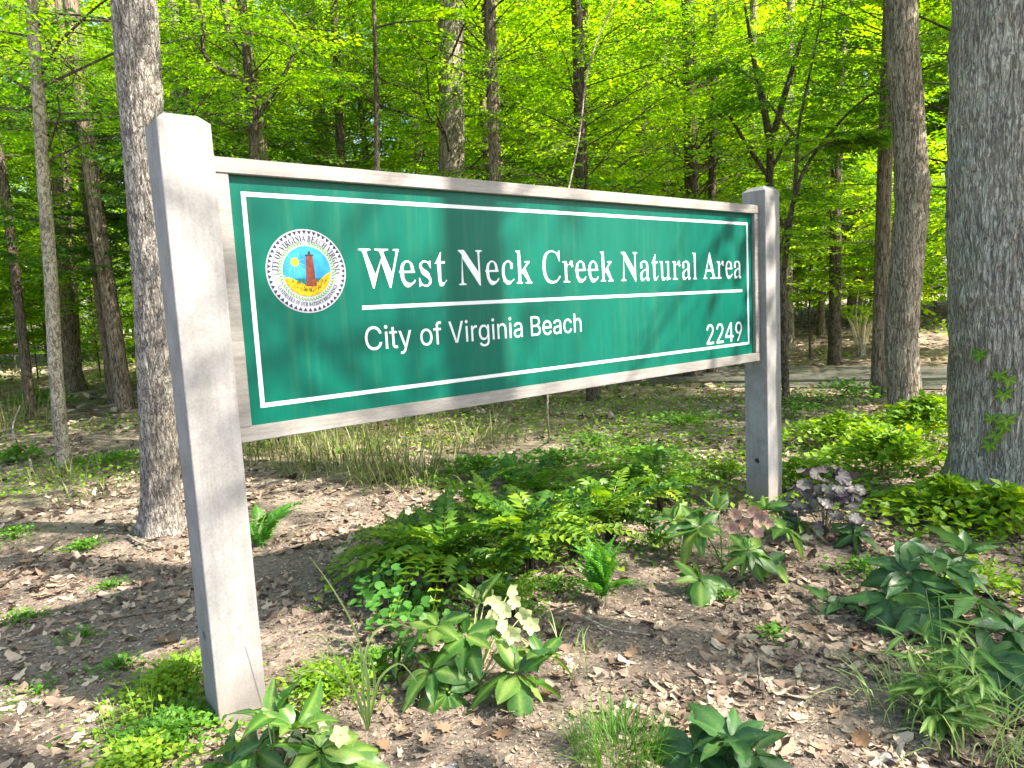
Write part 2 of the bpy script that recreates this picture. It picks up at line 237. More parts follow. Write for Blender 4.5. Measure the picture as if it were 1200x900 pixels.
GLYPHS = """
BA|437|12,0 -9,18 16,21 24,25 29,30 33,38 206,466 224,465 358,87 372,55 387,34 398,27 411,22 443,18 443,0 229,0 229,18 258,20 284,25 305,34 313,46 299,81 268,132 103,132 79,71 74,48 73,35 80,26 97,20 128,18 106,0;114,161 265,161 177,319
BC|468|257,-11 224,-9 201,-3 137,20 129,37 109,56 92,79 79,104 68,132 62,162 58,194 56,228 62,294 68,323 78,351 90,376 106,399 125,418 149,435 203,458 226,464 259,465 283,464 303,459 368,438 388,435 399,437 408,443 415,452 419,465 437,465 437,308 420,308 395,364 383,387 367,407 348,423 324,434 292,441 263,443 204,430 157,389 125,321 114,226 126,138 158,74 208,36 276,24 300,25 321,29 341,35 361,45 379,56 412,87 428,106 447,89 406,45 365,14 308,-5
BN|494|403,-11 107,350 107,79 111,38 114,31 120,26 146,19 167,17 145,0 39,0 18,17 43,19 60,23 66,26 72,35 104,388 62,429 52,433 30,437 41,439 39,455 144,455 391,169 391,377 388,414 384,425 380,429 367,434 347,437 353,439 352,455 458,455 480,439 445,434 434,430 428,425 425,417 422,377 422,-11
BW|611|171,-11 58,393 50,413 45,421 37,427 27,432 0,438 -15,439 6,455 159,455 181,439 156,437 123,428 115,423 111,417 112,410 122,373 222,153 328,353 303,418 295,425 284,429 259,435 229,439 229,455 439,455 439,439 413,437 389,432 370,423 365,412 374,386 474,166 544,381 551,414 548,426 544,430 528,436 503,439 524,455 603,455 600,439 608,436 600,433 591,421 575,379 446,-11 428,-11 316,309 190,-11
Ba|344|255,-10 233,-7 226,1 230,15 208,35 160,16 142,2 124,-6 95,-9 79,-7 68,-4 64,3 53,34 46,48 44,63 44,84 48,104 57,121 71,136 93,150 123,164 165,177 216,190 219,241 217,254 213,266 208,275 200,282 190,288 178,292 148,296 127,294 112,290 102,283 96,274 102,250 104,208 103,202 100,197 95,194 87,191 67,192 59,194 55,198 53,203 50,259 51,269 55,278 63,287 76,295 128,316 162,318 195,317 216,312 232,304 250,292 261,277 267,259 271,236 272,210 271,62 265,43 267,40 273,37 304,34 312,36 320,42 299,28 297,11 288,-1 275,-8;149,34 171,35 189,41 204,50 219,63 211,169 159,157 129,139 107,114 96,84 97,62 106,46 124,37
Bc|293|156,-10 137,-9 124,-5 103,11 92,22 59,35 71,51 61,68 52,87 47,106 41,150 43,196 53,237 72,271 85,285 103,297 138,313 153,318 175,319 197,318 213,314 232,298 253,287 258,275 260,261 261,221 258,210 253,207 245,205 236,204 219,207 213,216 212,271 207,282 198,290 186,295 168,297 140,290 118,269 101,235 93,187 93,153 97,123 105,97 117,76 132,60 152,48 177,41 204,38 223,40 239,47 255,57 271,72 285,60 238,30 213,8 190,-6
Be|301|154,-10 135,-9 121,-5 101,10 81,35 60,68 53,88 47,109 42,157 21,180 44,201 52,240 60,258 68,273 79,286 104,298 124,313 138,317 157,318 185,316 223,297 243,280 254,259 261,234 265,206 283,173 262,166 100,166 100,112 118,73 150,50 198,42 220,45 237,53 254,67 270,86 285,73 258,36 212,11 189,-5;101,192 213,192 217,215 215,235 206,266 201,277 193,286 185,292 174,296 160,297 136,291 117,274 103,244 96,203
Bk|359|39,0 40,16 32,17 57,22 66,26 71,31 74,46 74,398 73,417 71,424 67,429 58,433 35,438 43,439 42,455 127,455 139,169 227,248 251,278 251,285 243,290 229,293 206,293 227,310 324,310 321,291 303,284 288,274 222,209 325,34 333,26 344,21 360,17 354,16 355,0 232,0 211,16 234,17 251,20 264,25 266,32 260,40 166,147 128,134 127,38 129,31 133,26 141,22 165,17 157,16 159,0
Bl|199|39,0 41,16 33,17 57,22 66,26 71,30 74,46 74,408 71,424 67,429 48,436 20,439 41,455 127,455 127,38 129,31 133,26 141,22 165,17 157,16 159,0
Br|287|39,0 41,16 33,17 57,22 66,26 72,30 74,37 73,263 70,280 65,285 45,291 20,293 42,310 125,310 140,252 180,267 199,301 212,314 233,318 257,315 262,310 263,304 259,287 259,266 270,257 272,248 272,234 269,229 265,225 248,222 233,224 228,227 220,250 216,254 209,257 189,260 147,250 140,241 134,231 130,220 127,192 127,56 129,37 133,30 141,25 166,19 197,16 176,0
Bs|288|151,-10 124,-6 98,6 73,9 66,8 60,4 51,-9 36,-9 36,105 53,105 59,85 66,68 83,39 93,28 106,21 122,16 154,16 175,21 191,33 199,49 201,58 200,72 194,84 183,95 106,139 85,158 73,181 68,206 58,220 51,241 53,259 59,276 71,291 96,303 104,312 118,317 153,318 192,308 213,305 223,308 230,319 244,319 244,222 228,222 222,239 207,266 199,277 190,285 179,291 165,295 149,296 127,294 111,286 101,274 98,267 96,259 96,244 104,232 125,217 192,181 211,162 221,140 228,112 239,95 245,72 242,51 235,34 221,18 196,6 188,-3 174,-8
Bt|228|124,-9 105,-8 93,-4 87,2 88,10 82,36 72,52 70,71 64,279 20,279 48,300 57,318 83,353 129,424 144,424 125,310 200,310 200,279 129,279 122,82 124,64 129,51 135,46 144,43 168,40 179,42 189,49 198,60 206,75 222,66 180,33 165,9 152,-5
Bu|375|131,-10 109,-8 97,-3 84,32 72,51 68,72 68,97 68,248 66,268 64,276 60,282 52,287 27,293 34,294 33,310 120,310 121,66 128,52 142,41 152,38 177,36 220,43 235,53 249,66 250,248 248,269 246,277 240,283 231,288 205,293 189,294 211,310 302,310 302,70 299,51 301,44 322,35 345,31 338,30 360,13 329,11 297,7 228,-10 236,40 197,29 190,19 167,-3 158,-7
B'|151|57,306 44,480 107,480 94,306
BB|443|16,0 16,17 45,22 62,32 72,51 75,369 69,412 62,425 51,433 15,439 15,455 220,455 352,429 396,351 369,283 287,247 385,206 418,132 407,76 371,35 314,9 238,0;182,252 234,257 263,272 279,301 285,345 281,385 269,412 248,428 216,434 188,425 182,391;222,24 259,30 283,49 296,81 301,128 295,176 277,208 245,225 182,231 184,46 190,33
BD|496|20,0 20,17 63,30 71,46 74,374 71,407 61,426 43,435 15,439 15,455 222,455 328,441 405,396 452,325 468,228 408,57 228,0;222,24 279,37 319,75 343,139 351,229 319,382 223,433 190,423 182,385 184,48 190,34
BE|442|14,0 14,17 44,20 62,30 72,48 75,78 72,405 62,425 44,435 16,439 16,455 399,455 399,320 383,320 369,373 340,406 295,424 232,430 200,428 186,417 183,246 232,252 259,269 277,300 288,345 304,345 304,118 287,118 273,181 259,201 241,213 183,222 183,67 192,35 206,29 276,30 313,39 345,53 371,75 411,143 430,143 402,0
BF|404|15,0 15,17 45,23 62,34 72,53 75,375 71,405 61,423 14,439 14,455 394,455 394,320 377,320 355,385 336,406 310,420 275,428 212,431 191,427 183,412 182,247 229,253 256,270 274,301 284,347 302,347 302,118 285,118 274,168 257,200 229,218 182,224 182,81 188,43 210,24 257,17 257,0
BG|508|268,-10 200,-3 141,19 93,55 57,103 35,161 28,229 35,295 57,352 93,399 139,435 195,458 257,465 311,459 388,436 406,443 419,465 437,465 437,308 420,308 403,346 357,406 299,439 267,443 176,389 146,228 154,135 180,67 221,26 275,13 308,16 328,27 339,45 339,154 329,170 275,182 275,198 500,198 500,182 457,171 449,155 446,29 357,0
BH|523|15,0 15,17 45,22 62,32 72,50 75,81 71,406 62,424 44,434 16,439 16,455 242,455 242,439 204,432 187,415 182,250 342,250 337,415 320,432 282,439 282,455 507,455 507,439 461,424 452,407 449,379 452,52 461,33 478,22 507,17 507,0 282,0 282,17 329,31 339,49 342,221 182,221 185,50 194,32 212,22 242,17 242,0
BI|261|13,0 13,17 61,32 72,49 75,75 72,412 63,427 13,439 13,455 244,455 244,439 196,427 186,412 183,77 194,34 246,17 246,0
BK|510|16,0 16,17 45,22 63,32 72,50 75,81 72,406 63,424 45,434 17,439 17,455 242,455 242,439 205,432 187,415 183,234 342,398 349,418 334,434 291,439 291,455 486,455 486,439 415,419 345,361 271,285 463,46 487,25 519,17 519,0 281,0 281,17 315,19 331,27 329,47 199,214 183,198 186,50 195,32 213,22 242,17 242,0
BL|426|15,0 15,17 45,22 62,32 72,50 75,81 71,407 62,425 44,434 16,439 16,455 250,455 250,439 196,427 183,401 185,47 191,37 214,28 278,31 315,40 345,56 370,80 409,154 427,154 402,0
BM|634|14,0 14,17 43,22 61,32 72,50 75,79 74,402 64,426 15,439 15,455 185,455 317,142 449,455 617,455 617,439 573,423 563,405 560,378 561,61 571,31 582,23 617,17 617,0 396,0 396,17 443,32 453,61 455,399 288,0 270,0 105,389 109,48 120,30 139,20 169,17 169,0
BO|525|261,-11 213,-6 169,7 129,29 94,58 66,93 45,134 32,179 28,228 32,276 45,321 66,362 95,397 130,426 170,448 216,462 265,466 313,462 357,448 397,427 431,399 459,364 481,323 494,277 498,228 494,179 481,134 459,93 430,58 395,29 355,7 310,-6;265,12 351,66 379,228 371,321 348,389 310,430 260,443 174,389 145,228 153,135 177,67 215,26
BR|473|15,0 15,17 45,22 62,32 72,50 75,81 71,406 62,424 44,434 16,439 16,455 217,455 305,448 367,426 405,388 417,334 392,265 315,224 443,36 463,19 480,17 480,0 338,0 201,212 182,212 185,50 194,32 212,22 242,17 242,0;182,234 249,240 280,258 298,290 304,336 284,407 224,431 190,422 184,409
BS|390|43,-11 43,158 62,158 83,94 111,50 149,24 197,15 231,20 257,36 273,60 279,89 265,129 225,160 112,221 77,253 56,289 50,332 54,370 67,403 88,429 115,449 148,462 206,465 300,445 313,450 320,466 339,466 339,319 322,319 310,354 272,410 222,441 194,445 163,440 140,426 125,406 120,380 124,356 159,319 290,253 337,211 350,188 359,133 354,93 339,58 314,29 281,8 240,-6 158,-8 85,12 69,7 61,-11
BT|423|92,0 92,17 123,21 142,31 152,50 156,433 102,426 65,403 41,367 29,318 11,318 11,455 410,455 410,317 394,317 357,404 263,433 267,49 276,30 296,21 328,17 328,0
BU|492|248,-13 168,-2 114,29 83,81 73,155 70,406 61,424 43,434 15,439 15,455 240,455 240,439 192,425 182,400 181,140 186,88 203,51 232,29 275,22 363,56 392,159 389,406 379,423 360,433 328,439 328,455 474,455 474,439 448,432 433,421 425,404 422,181 412,92 380,32 325,-2
BV|428|212,-13 44,381 22,420 8,432 -14,439 -14,455 211,455 211,439 166,432 156,423 152,410 259,143 353,394 351,423 342,432 299,439 299,455 442,455 442,439 408,427 395,411 230,-13
BY|426|101,0 101,17 131,22 148,32 157,50 161,179 29,414 14,429 -13,438 -13,455 207,455 207,438 167,432 156,416 248,226 333,366 349,408 336,430 295,438 295,455 439,455 439,438 409,424 383,392 268,203 271,50 280,32 298,22 328,17 328,0
I2|453|64,0 64,47 248,243 282,282 299,305 311,327 318,348 320,371 317,397 313,408 301,428 283,443 273,449 250,457 224,460 196,457 184,453 162,441 145,424 134,402 128,376 127,362 66,362 67,384 71,405 77,424 86,442 98,459 111,473 126,486 143,496 162,505 182,511 203,514 247,514 268,511 288,505 306,497 323,486 337,474 350,461 361,445 370,428 376,411 380,392 381,372 378,345 371,318 357,290 322,241 267,180 153,60 153,57 389,57 389,0
I9|453|226,516 249,514 271,510 291,503 310,494 328,482 343,468 356,452 368,434 377,414 384,393 388,371 389,347 385,309 373,270 350,224 315,168 200,0 130,0 301,248 307,248 294,227 281,215 257,202 238,196 218,195 195,196 175,199 155,206 137,214 121,225 106,238 94,252 83,269 74,287 68,307 65,329 64,352 65,375 69,397 75,417 85,436 96,454 110,469 125,483 143,494 162,504 182,510 203,514;226,460 212,459 186,452 174,446 154,429 138,407 133,395 129,381 125,352 129,322 133,308 138,295 154,274 174,257 186,251 199,247 226,243 240,244 267,251 279,257 299,273 314,295 320,308 324,321 327,350 324,381 320,394 314,407 299,429 279,446 267,452 241,459
IB|456|60,0 60,509 266,508 289,504 310,499 329,491 345,481 359,469 371,456 381,442 394,410 397,392 397,358 392,331 387,320 373,301 365,293 347,280 315,267 315,262 327,261 351,252 374,237 394,216 409,189 417,155 417,117 413,100 408,83 400,67 390,52 377,39 362,28 344,18 324,10 301,4 275,1 246,0;125,57 272,58 296,63 315,70 330,80 341,92 349,105 354,120 355,149 352,161 342,184 335,194 317,211 293,224 279,228 248,231 125,231;125,285 252,286 277,291 299,302 308,309 323,326 333,348 336,372 334,388 330,403 323,417 313,429 299,439 283,446 263,450 125,452
IC|510|267,-7 235,-5 205,1 177,11 150,25 126,42 104,63 86,88 70,115 57,146 48,179 42,215 40,254 42,293 48,329 57,362 70,393 86,421 104,445 126,466 150,484 177,498 205,508 235,514 267,516 305,513 340,504 373,490 402,471 427,447 448,418 463,385 473,348 408,348 396,384 382,404 366,421 337,440 315,449 292,454 267,456 245,454 223,450 203,443 184,432 166,419 150,403 137,385 125,364 116,340 109,314 105,285 103,254 105,223 109,194 116,168 125,145 137,123 151,105 166,89 184,76 203,66 223,59 245,54 280,53 315,60 348,74 375,96 396,125 408,160 473,160 463,124 448,91 428,62 402,38 373,19 341,5 305,-4
IV|480|204,0 16,509 84,509 197,192 248,31 235,31 260,115 290,206 395,509 463,509 278,0
Ia|389|160,-9 126,-5 94,5 80,12 57,32 40,58 35,73 31,90 31,124 38,150 43,161 58,179 78,193 100,203 138,213 244,228 265,235 273,243 276,255 275,268 271,288 262,304 256,311 240,322 220,329 196,331 171,329 159,326 140,318 118,301 107,288 100,274 41,291 57,322 67,335 91,355 118,370 148,379 179,384 204,384 239,379 275,367 296,353 306,343 322,320 333,290 337,251 337,0 277,0 277,52 272,52 264,38 252,25 226,6 203,-3 190,-6;170,45 187,46 216,53 239,66 257,83 269,104 275,126 276,190 265,184 246,179 165,166 134,159 110,145 98,132 95,124 92,105 94,87 102,72 114,61 130,52 149,47
Ic|396|207,-8 182,-7 159,-2 137,6 117,16 98,30 82,46 68,64 56,85 46,108 40,133 36,159 34,187 36,216 40,243 46,268 56,291 68,312 82,330 98,346 117,360 137,371 159,378 182,383 207,384 234,383 260,377 284,368 305,356 324,341 340,322 353,301 362,277 303,262 294,283 286,295 276,306 264,315 250,322 226,329 207,330 189,329 173,325 158,319 145,310 124,287 115,274 108,258 99,224 96,187 99,151 108,117 115,102 134,76 145,66 158,57 173,51 189,48 207,46 226,48 243,52 258,58 271,66 282,76 292,89 299,102 304,117 363,102 354,78 341,56 325,37 306,21 285,9 261,-1 235,-6
Ie|404|212,-8 185,-7 161,-2 138,6 117,16 98,30 82,46 68,64 56,85 46,108 40,132 35,159 34,187 35,215 39,242 46,267 55,290 67,311 81,329 97,346 115,359 135,370 157,378 180,383 205,384 236,382 251,379 280,368 307,351 331,329 350,299 363,263 368,242 371,194 371,169 75,169 75,221 338,221 310,202 309,220 303,254 291,282 283,294 263,314 250,321 237,326 205,330 173,326 159,321 146,313 125,294 109,270 99,241 96,211 97,157 100,139 110,106 118,92 139,70 165,55 179,50 195,47 224,47 254,53 278,66 297,88 306,106 365,91 360,77 345,51 335,39 311,19 283,4 266,-1 249,-5
If|254|228,379 228,327 6,327 6,379;81,0 81,432 84,461 89,474 104,496 124,513 135,519 161,527 174,529 207,529 234,524 243,521 227,468 200,474 182,473 171,470 162,466 154,460 145,443 142,419 142,0
Ig|425|207,-151 187,-150 150,-144 134,-140 105,-127 93,-119 73,-101 51,-69 101,-41 128,-72 145,-83 165,-92 192,-97 229,-96 249,-92 267,-85 282,-75 295,-62 304,-47 310,-28 311,-6 311,68 306,68 287,41 272,28 252,16 227,8 195,5 173,6 152,10 132,17 113,27 95,39 80,53 67,71 55,90 46,112 39,136 35,163 34,191 35,220 39,246 46,271 55,293 66,314 80,332 95,347 112,361 131,371 152,378 173,383 196,384 213,384 242,378 254,373 273,360 288,346 308,319 313,319 313,379 372,379 372,-9 371,-32 367,-54 360,-73 350,-90 338,-104 324,-117 308,-128 271,-142 229,-150;205,59 222,60 251,68 264,75 285,95 293,107 305,137 309,154 312,193 312,212 305,248 293,278 285,291 264,312 251,320 237,325 222,329 205,330 188,329 172,325 158,320 145,312 124,290 115,277 103,246 99,229 96,193 99,155 103,138 116,108 124,96 145,76 158,68 188,60
Ih|410|114,227 114,0 53,0 53,509 114,509 114,287 102,287 112,312 124,332 137,349 152,362 169,372 187,379 207,383 227,384 264,380 295,369 309,360 321,349 332,336 341,321 348,304 353,285 356,264 357,0 296,0 296,235 295,256 290,275 283,291 273,304 260,315 246,323 229,328 197,328 172,322 161,317 141,303 126,283 117,257
Ii|167|53,0 53,379 114,379 114,0;84,443 67,446 54,455 44,468 41,483 44,499 54,512 67,521 84,524 100,521 114,512 123,499 126,483 123,468 114,455 100,446
In|410|114,227 114,0 53,0 53,379 112,379 112,287 102,287 112,312 124,332 137,349 152,362 169,372 187,379 207,383 227,384 264,380 295,369 309,360 321,349 332,336 341,321 348,304 353,285 356,264 357,0 296,0 296,235 295,256 290,275 283,291 273,304 260,315 246,323 229,328 197,328 172,322 161,317 141,303 126,283 117,257
Io|415|207,-8 182,-7 159,-2 137,6 117,16 98,30 82,46 68,64 56,85 46,108 40,133 36,159 34,187 36,216 40,243 46,268 56,291 68,312 82,330 98,346 117,360 137,371 159,378 182,383 207,384 233,383 256,378 278,371 299,360 317,346 333,330 347,312 359,291 369,268 376,243 380,216 381,187 380,159 376,133 369,108 359,85 347,64 333,46 317,30 299,16 278,6 256,-2 233,-7;207,46 226,48 242,51 257,57 270,66 292,89 300,102 312,134 316,151 319,187 316,224 312,242 300,274 292,287 270,310 257,319 242,325 226,329 207,330 189,329 173,325 158,319 145,310 124,287 115,274 103,242 99,224 96,187 99,151 103,134 115,102 124,89 145,66 158,57 173,51 189,48
Ir|259|53,0 53,379 112,379 112,321 115,321 122,335 130,347 140,358 166,375 196,384 243,384 243,322 207,326 194,325 170,319 149,309 140,301 126,284 121,273 117,262 114,237 114,0
It|227|204,379 204,327 6,327 6,379;65,471 126,471 127,86 128,76 136,61 150,53 170,50 202,54 213,2 192,-3 168,-4 145,-3 125,2 107,10 92,21 80,35 72,52 67,71 65,93
Iy|389|47,-139 61,-86 96,-90 111,-87 124,-80 136,-67 141,-58 163,-1 17,379 84,379 171,138 206,21 184,21 218,138 305,379 371,379 204,-58 184,-97 168,-116 159,-124 150,-130 128,-140 104,-145 92,-145 71,-144
N4|384|244,0 244,109 14,109 14,159 240,482 301,482 301,162 371,162 371,109 301,109 301,0;72,162 244,162 244,345 247,419 244,419 219,372
B |175|
I |188|"""
# ------------------------------------------------------------------ ground, road
def soil():
    m, t, p = NT('woodland_soil'); L = t.links; co = coords(t, 'Object')
    n1 = nd(t, 'ShaderNodeTexNoise', i_Scale=1.1); n1.inputs['Detail'].default_value = 5; L.new(co, n1.inputs[0])
    n2 = nd(t, 'ShaderNodeTexNoise', i_Scale=28.); n2.inputs['Detail'].default_value = 8; n2.inputs['Roughness'].default_value = .75; L.new(co, n2.inputs[0])
    n3 = nd(t, 'ShaderNodeTexVoronoi', i_Scale=60.); L.new(co, n3.inputs['Vector'])
    r1 = ramp(t, [(.3, (.12, .1, .085)), (.5, (.215, .178, .15)), (.7, (.33, .27, .225))]); L.new(n1.outputs[0], r1.inputs[0])
    r2 = ramp(t, [(.3, (.35, .33, .33)), (.5, (.95, .93, .92)), (.7, (1.7, 1.6, 1.5))]); L.new(n2.outputs[0], r2.inputs[0])
    mx = nd(t, 'ShaderNodeMix', data_type='RGBA', blend_type='MULTIPLY'); mx.inputs[0].default_value = .9; L.new(r1.outputs[0], mx.inputs[6]); L.new(r2.outputs[0], mx.inputs[7])
    r3 = ramp(t, [(.0, (.7, .66, .62)), (.5, (1, 1, 1)), (.9, (1.35, 1.3, 1.22))]); L.new(n3.outputs['Color'], r3.inputs[0])
    m2 = nd(t, 'ShaderNodeMix', data_type='RGBA', blend_type='MULTIPLY'); m2.inputs[0].default_value = .7; L.new(mx.outputs[2], m2.inputs[6]); L.new(r3.outputs[0], m2.inputs[7])
    # beyond the near ground: moss and low growth
    at_ = nd(t, 'ShaderNodeAttribute', attribute_name='tint'); m3 = nd(t, 'ShaderNodeMix', data_type='RGBA'); L.new(at_.outputs['Fac'], m3.inputs[0]); L.new(m2.outputs[2], m3.inputs[6])
    r4 = ramp(t, [(.35, (.07, .075, .02)), (.6, (.14, .15, .035))]); L.new(n2.outputs[0], r4.inputs[0]); L.new(r4.outputs[0], m3.inputs[7])
    L.new(m3.outputs[2], p.inputs['Base Color']); p.inputs['Roughness'].default_value = .95; p.inputs['Specular IOR Level'].default_value = .15
    bp = nd(t, 'ShaderNodeBump'); bp.inputs['Strength'].default_value = .9; bp.inputs['Distance'].default_value = .02; L.new(n2.outputs[0], bp.inputs['Height']); L.new(bp.outputs[0], p.inputs['Normal'])
    return m
M['soil'] = soil()
def graded(lo, hi, fine, n1, n2, n3):
    return np.unique(np.round(np.concatenate([lo - (np.geomspace(1, -(-400-lo)+1, n1)-1)[::-1], np.linspace(lo, hi, n2), hi + np.geomspace(1, 400-hi+1, n3)-1]), 5))
gx = graded(-7, 7, .05, 50, 210, 50); gy = graded(.8, 11, .05, 24, 160, 60)
X, Y = np.meshgrid(gx, gy); Z = height(X, Y)
b = Buf(); nx = len(gx); i = np.arange(len(gy)-1)[:, None]*nx; j = np.arange(nx-1)[None]
green = np.clip((fbm(X*.16, Y*.16, 0, 3, 31)-.38)*4, 0, 1)*np.clip((np.hypot(X, Y)-6)/10, 0, 1)*np.clip((road_dist(X, Y)-2.4)/1.5, 0, 1)
b.add(np.stack([X, Y, Z], -1).reshape(-1, 3), np.stack([i+j, i+j+1, i+nx+j+1, i+nx+j], -1).reshape(-1, 4), green.ravel())
tag(b.obj('ground', M['soil'], smooth=True), kind='structure')
def asphalt():
    m, t, p = NT('asphalt'); L = t.links; co = coords(t); n = nd(t, 'ShaderNodeTexNoise', i_Scale=120.); n.inputs['Detail'].default_value = 3; L.new(co, n.inputs[0])
    n2 = nd(t, 'ShaderNodeTexNoise', i_Scale=1.2); n2.inputs['Detail'].default_value = 6; L.new(co, n2.inputs[0])
    r = ramp(t, [(.35, (.036, .036, .03)), (.65, (.075, .072, .062))]); L.new(n.outputs[0], r.inputs[0])
    r2 = ramp(t, [(.35, (.7, .7, .68)), (.65, (1.3, 1.26, 1.15))]); L.new(n2.outputs[0], r2.inputs[0])
    mx = nd(t, 'ShaderNodeMix', data_type='RGBA', blend_type='MULTIPLY'); mx.inputs[0].default_value = 1; L.new(r.outputs[0], mx.inputs[6]); L.new(r2.outputs[0], mx.inputs[7]); L.new(mx.outputs[2], p.inputs['Base Color'])
    p.inputs['Roughness'].default_value = .85; return m
M['asphalt'] = asphalt()
rc = resample(np.c_[ROAD, np.zeros(len(ROAD))], 90); tn = norm(np.gradient(rc, axis=0)); sd = np.stack([-tn[:, 1], tn[:, 0], 0*tn[:, 0]], 1)
wv = 1.72 + .05*np.sin(np.arange(90)*1.3); prof = [(-1, -.12), (-1, .022), (-.5, .035), (0, .045), (.5, .035), (1, .022), (1, -.12)]
V = np.stack([rc + sd*(wv*a)[:, None] + np.array([0, 0, z]) for a, z in prof], 1); k = len(prof)
i = np.arange(89)[:, None]*k; j = np.arange(k-1)[None]
tag(Buf().add(V.reshape(-1, 3), np.stack([i+j, i+j+1, i+k+j+1, i+k+j], -1).reshape(-1, 4)).obj('road', M['asphalt']), kind='structure')
# ------------------------------------------------------------------ leaf litter (nobody could count it)
def dead_templates():
    out = []
    for s_ in range(6):
        n = 11 if s_ < 4 else 8
        th = np.linspace(-np.pi, np.pi, n, endpoint=False)
        if s_ < 4: r = np.where(np.arange(n) % 2 == 0, 1., .45+.12*s_) * rnd(.7, 1.15, n)      # lobed oak leaf
        else: r = rnd(.9, 1.05, n)
        x = .5*r*np.cos(th); y = (.30 if s_ < 4 else .22)*r*np.sin(th)
        z = rnd(.1, .5)*x*x*2 + rnd(-.5, .9)*y*y*3 + rnd(-.05, .05, n)
        V = np.vstack([[0, 0, -.01], np.c_[x, y, z]]); F = np.array([[0, 1+a, 1+(a+1) % n] for a in range(n)])
        out.append((V, F))
    return out
DT = dead_templates()
def scatter_dead(b, x, y, size, tint, lift=.003, tilt=.36):
    n = len(x); which = rng.integers(0, 6, n); z = height(x, y)
    for k, (V, F) in enumerate(DT):
        q = np.where(which == k)[0]
        if not len(q): continue
        a = rnd(0, 2*np.pi, len(q)); tx = rng.normal(0, tilt, len(q)); ty = rng.normal(0, tilt*.7, len(q))
        v = V[None]*size[q][:, None, None]
        v = np.stack([v[..., 0], v[..., 1]*np.cos(tx)[:, None]-v[..., 2]*np.sin(tx)[:, None], v[..., 1]*np.sin(tx)[:, None]+v[..., 2]*np.cos(tx)[:, None]], -1)
        v = np.stack([v[..., 0]*np.cos(ty)[:, None]+v[..., 2]*np.sin(ty)[:, None], v[..., 1], -v[..., 0]*np.sin(ty)[:, None]+v[..., 2]*np.cos(ty)[:, None]], -1)
        c, s_ = np.cos(a)[:, None], np.sin(a)[:, None]
        zlo = v[..., 2].min(1)
        w = np.stack([v[..., 0]*c-v[..., 1]*s_+x[q][:, None], v[..., 0]*s_+v[..., 1]*c+y[q][:, None], v[..., 2]-zlo[:, None]*.75+(z[q]+lift)[:, None]], -1)
        b.add(w.reshape(-1, 3), (np.arange(len(q))[:, None, None]*len(V)+F[None]).reshape(-1, 3), np.repeat(tint[q], len(V)))
def polar(n, r0, r1, pw, az=62):
    u = rng.random(n); e = 2-pw
    r = (r0**e + u*(r1**e-r0**e))**(1/e); a = np.radians(rnd(-az, az, n)); return r*np.sin(a), r*np.cos(a)
def not_bare(x, y):
    """thin litter on the trodden soil left of the sign, thick in drifts"""
    bare = np.exp(-(((x+1.9)/1.0)**2+((y-3.1)/.9)**2)) + .35*np.exp(-(((x-.9)/.9)**2+((y-2.9)/.4)**2))
    dr = np.clip((fbm(x*1.6, y*1.6, 0, 3, 77)-.33)*4.2, .12, 1)
    return rng.random(len(x)) < dr*(1-.8*np.clip(bare, 0, 1))
def off_post(x, y):
    k = np.ones(len(x), bool)
    for (qx, qy, r) in POSTS: k &= (x-qx)**2+(y-qy)**2 > r*r
    return k
POSTS = [(-1.09, 2.70, .13), (2.01, 5.16, .13), (-2.87, 5.45, .24), (3.62, 5.05, .5)]
b = Buf()
x, y = polar(74000, 1.6, 12, 1.3); k = not_bare(x, y) & off_post(x, y); x, y = x[k], y[k]
tn_ = np.clip(fbm(x*.9, y*.9, 0, 2, 5)*.4 + rng.random(len(x))*.95 - .17, 0, 1)
scatter_dead(b, x, y, (.02+.075*rng.random(len(x))**2.6)*(1+.05*np.hypot(x, y)), tn_)
x, y = polar(60000, 1.5, 6.5, 1.0); k = off_post(x, y); x, y = x[k], y[k]               # crumbs
scatter_dead(b, x, y, rnd(.008, .026, len(x)), np.clip(rng.normal(.5, .28, len(x)), 0, 1), .002, .3)
tag(b.obj('leaf_litter', M['litter']), 'brown and tan dead leaves carpeting the woodland floor around the sign', 'leaf litter', kind='stuff')
b = Buf()
x, y = polar(26000, 12, 60, 1.1, 60); k = (road_dist(x, y) > 1.9) | (rng.random(len(x)) < .05); x, y = x[k], y[k]
n = len(x); z = height(x, y)+.03 + .04*(road_dist(x, y) < 1.9)
D = np.stack([np.cos(rnd(0, 6.28, n)), np.sin(rnd(0, 6.28, n)), rng.normal(0, .2, n)], 1); N = np.stack([rng.normal(0, .3, n), rng.normal(0, .3, n), np.ones(n)], 1)
add_leaves(b, np.c_[x, y, z], D, N, rnd(.12, .24, n), rnd(.08, .16, n), False, .1, np.clip(rng.normal(.55, .25, n), 0, 1))
tag(b.obj('distant_leaf_litter', M['litter']), 'pale fallen leaves over the forest floor beyond the road', 'leaf litter', kind='stuff')
# pine straw and twigs
b = Buf(); x, y = polar(16000, 1.5, 7, 1.1); k = off_post(x, y); x, y = x[k], y[k]; n = len(x); a = rnd(0, np.pi, n); l = rnd(.02, .09, n); z = height(x, y)+rnd(.004, .014, n)
D = np.stack([np.cos(a), np.sin(a), rng.normal(0, .06, n)], 1); add_leaves(b, np.c_[x, y, z], D, np.tile([0, 0, 1.], (n, 1)), l, rnd(.0015, .004, n), False, .4, np.clip(rng.normal(.45, .25, n), 0, 1))
tag(b.obj('needles_and_twigs', M['litter']), 'thin broken twigs and needles strewn over the bare soil', 'twigs', kind='stuff')
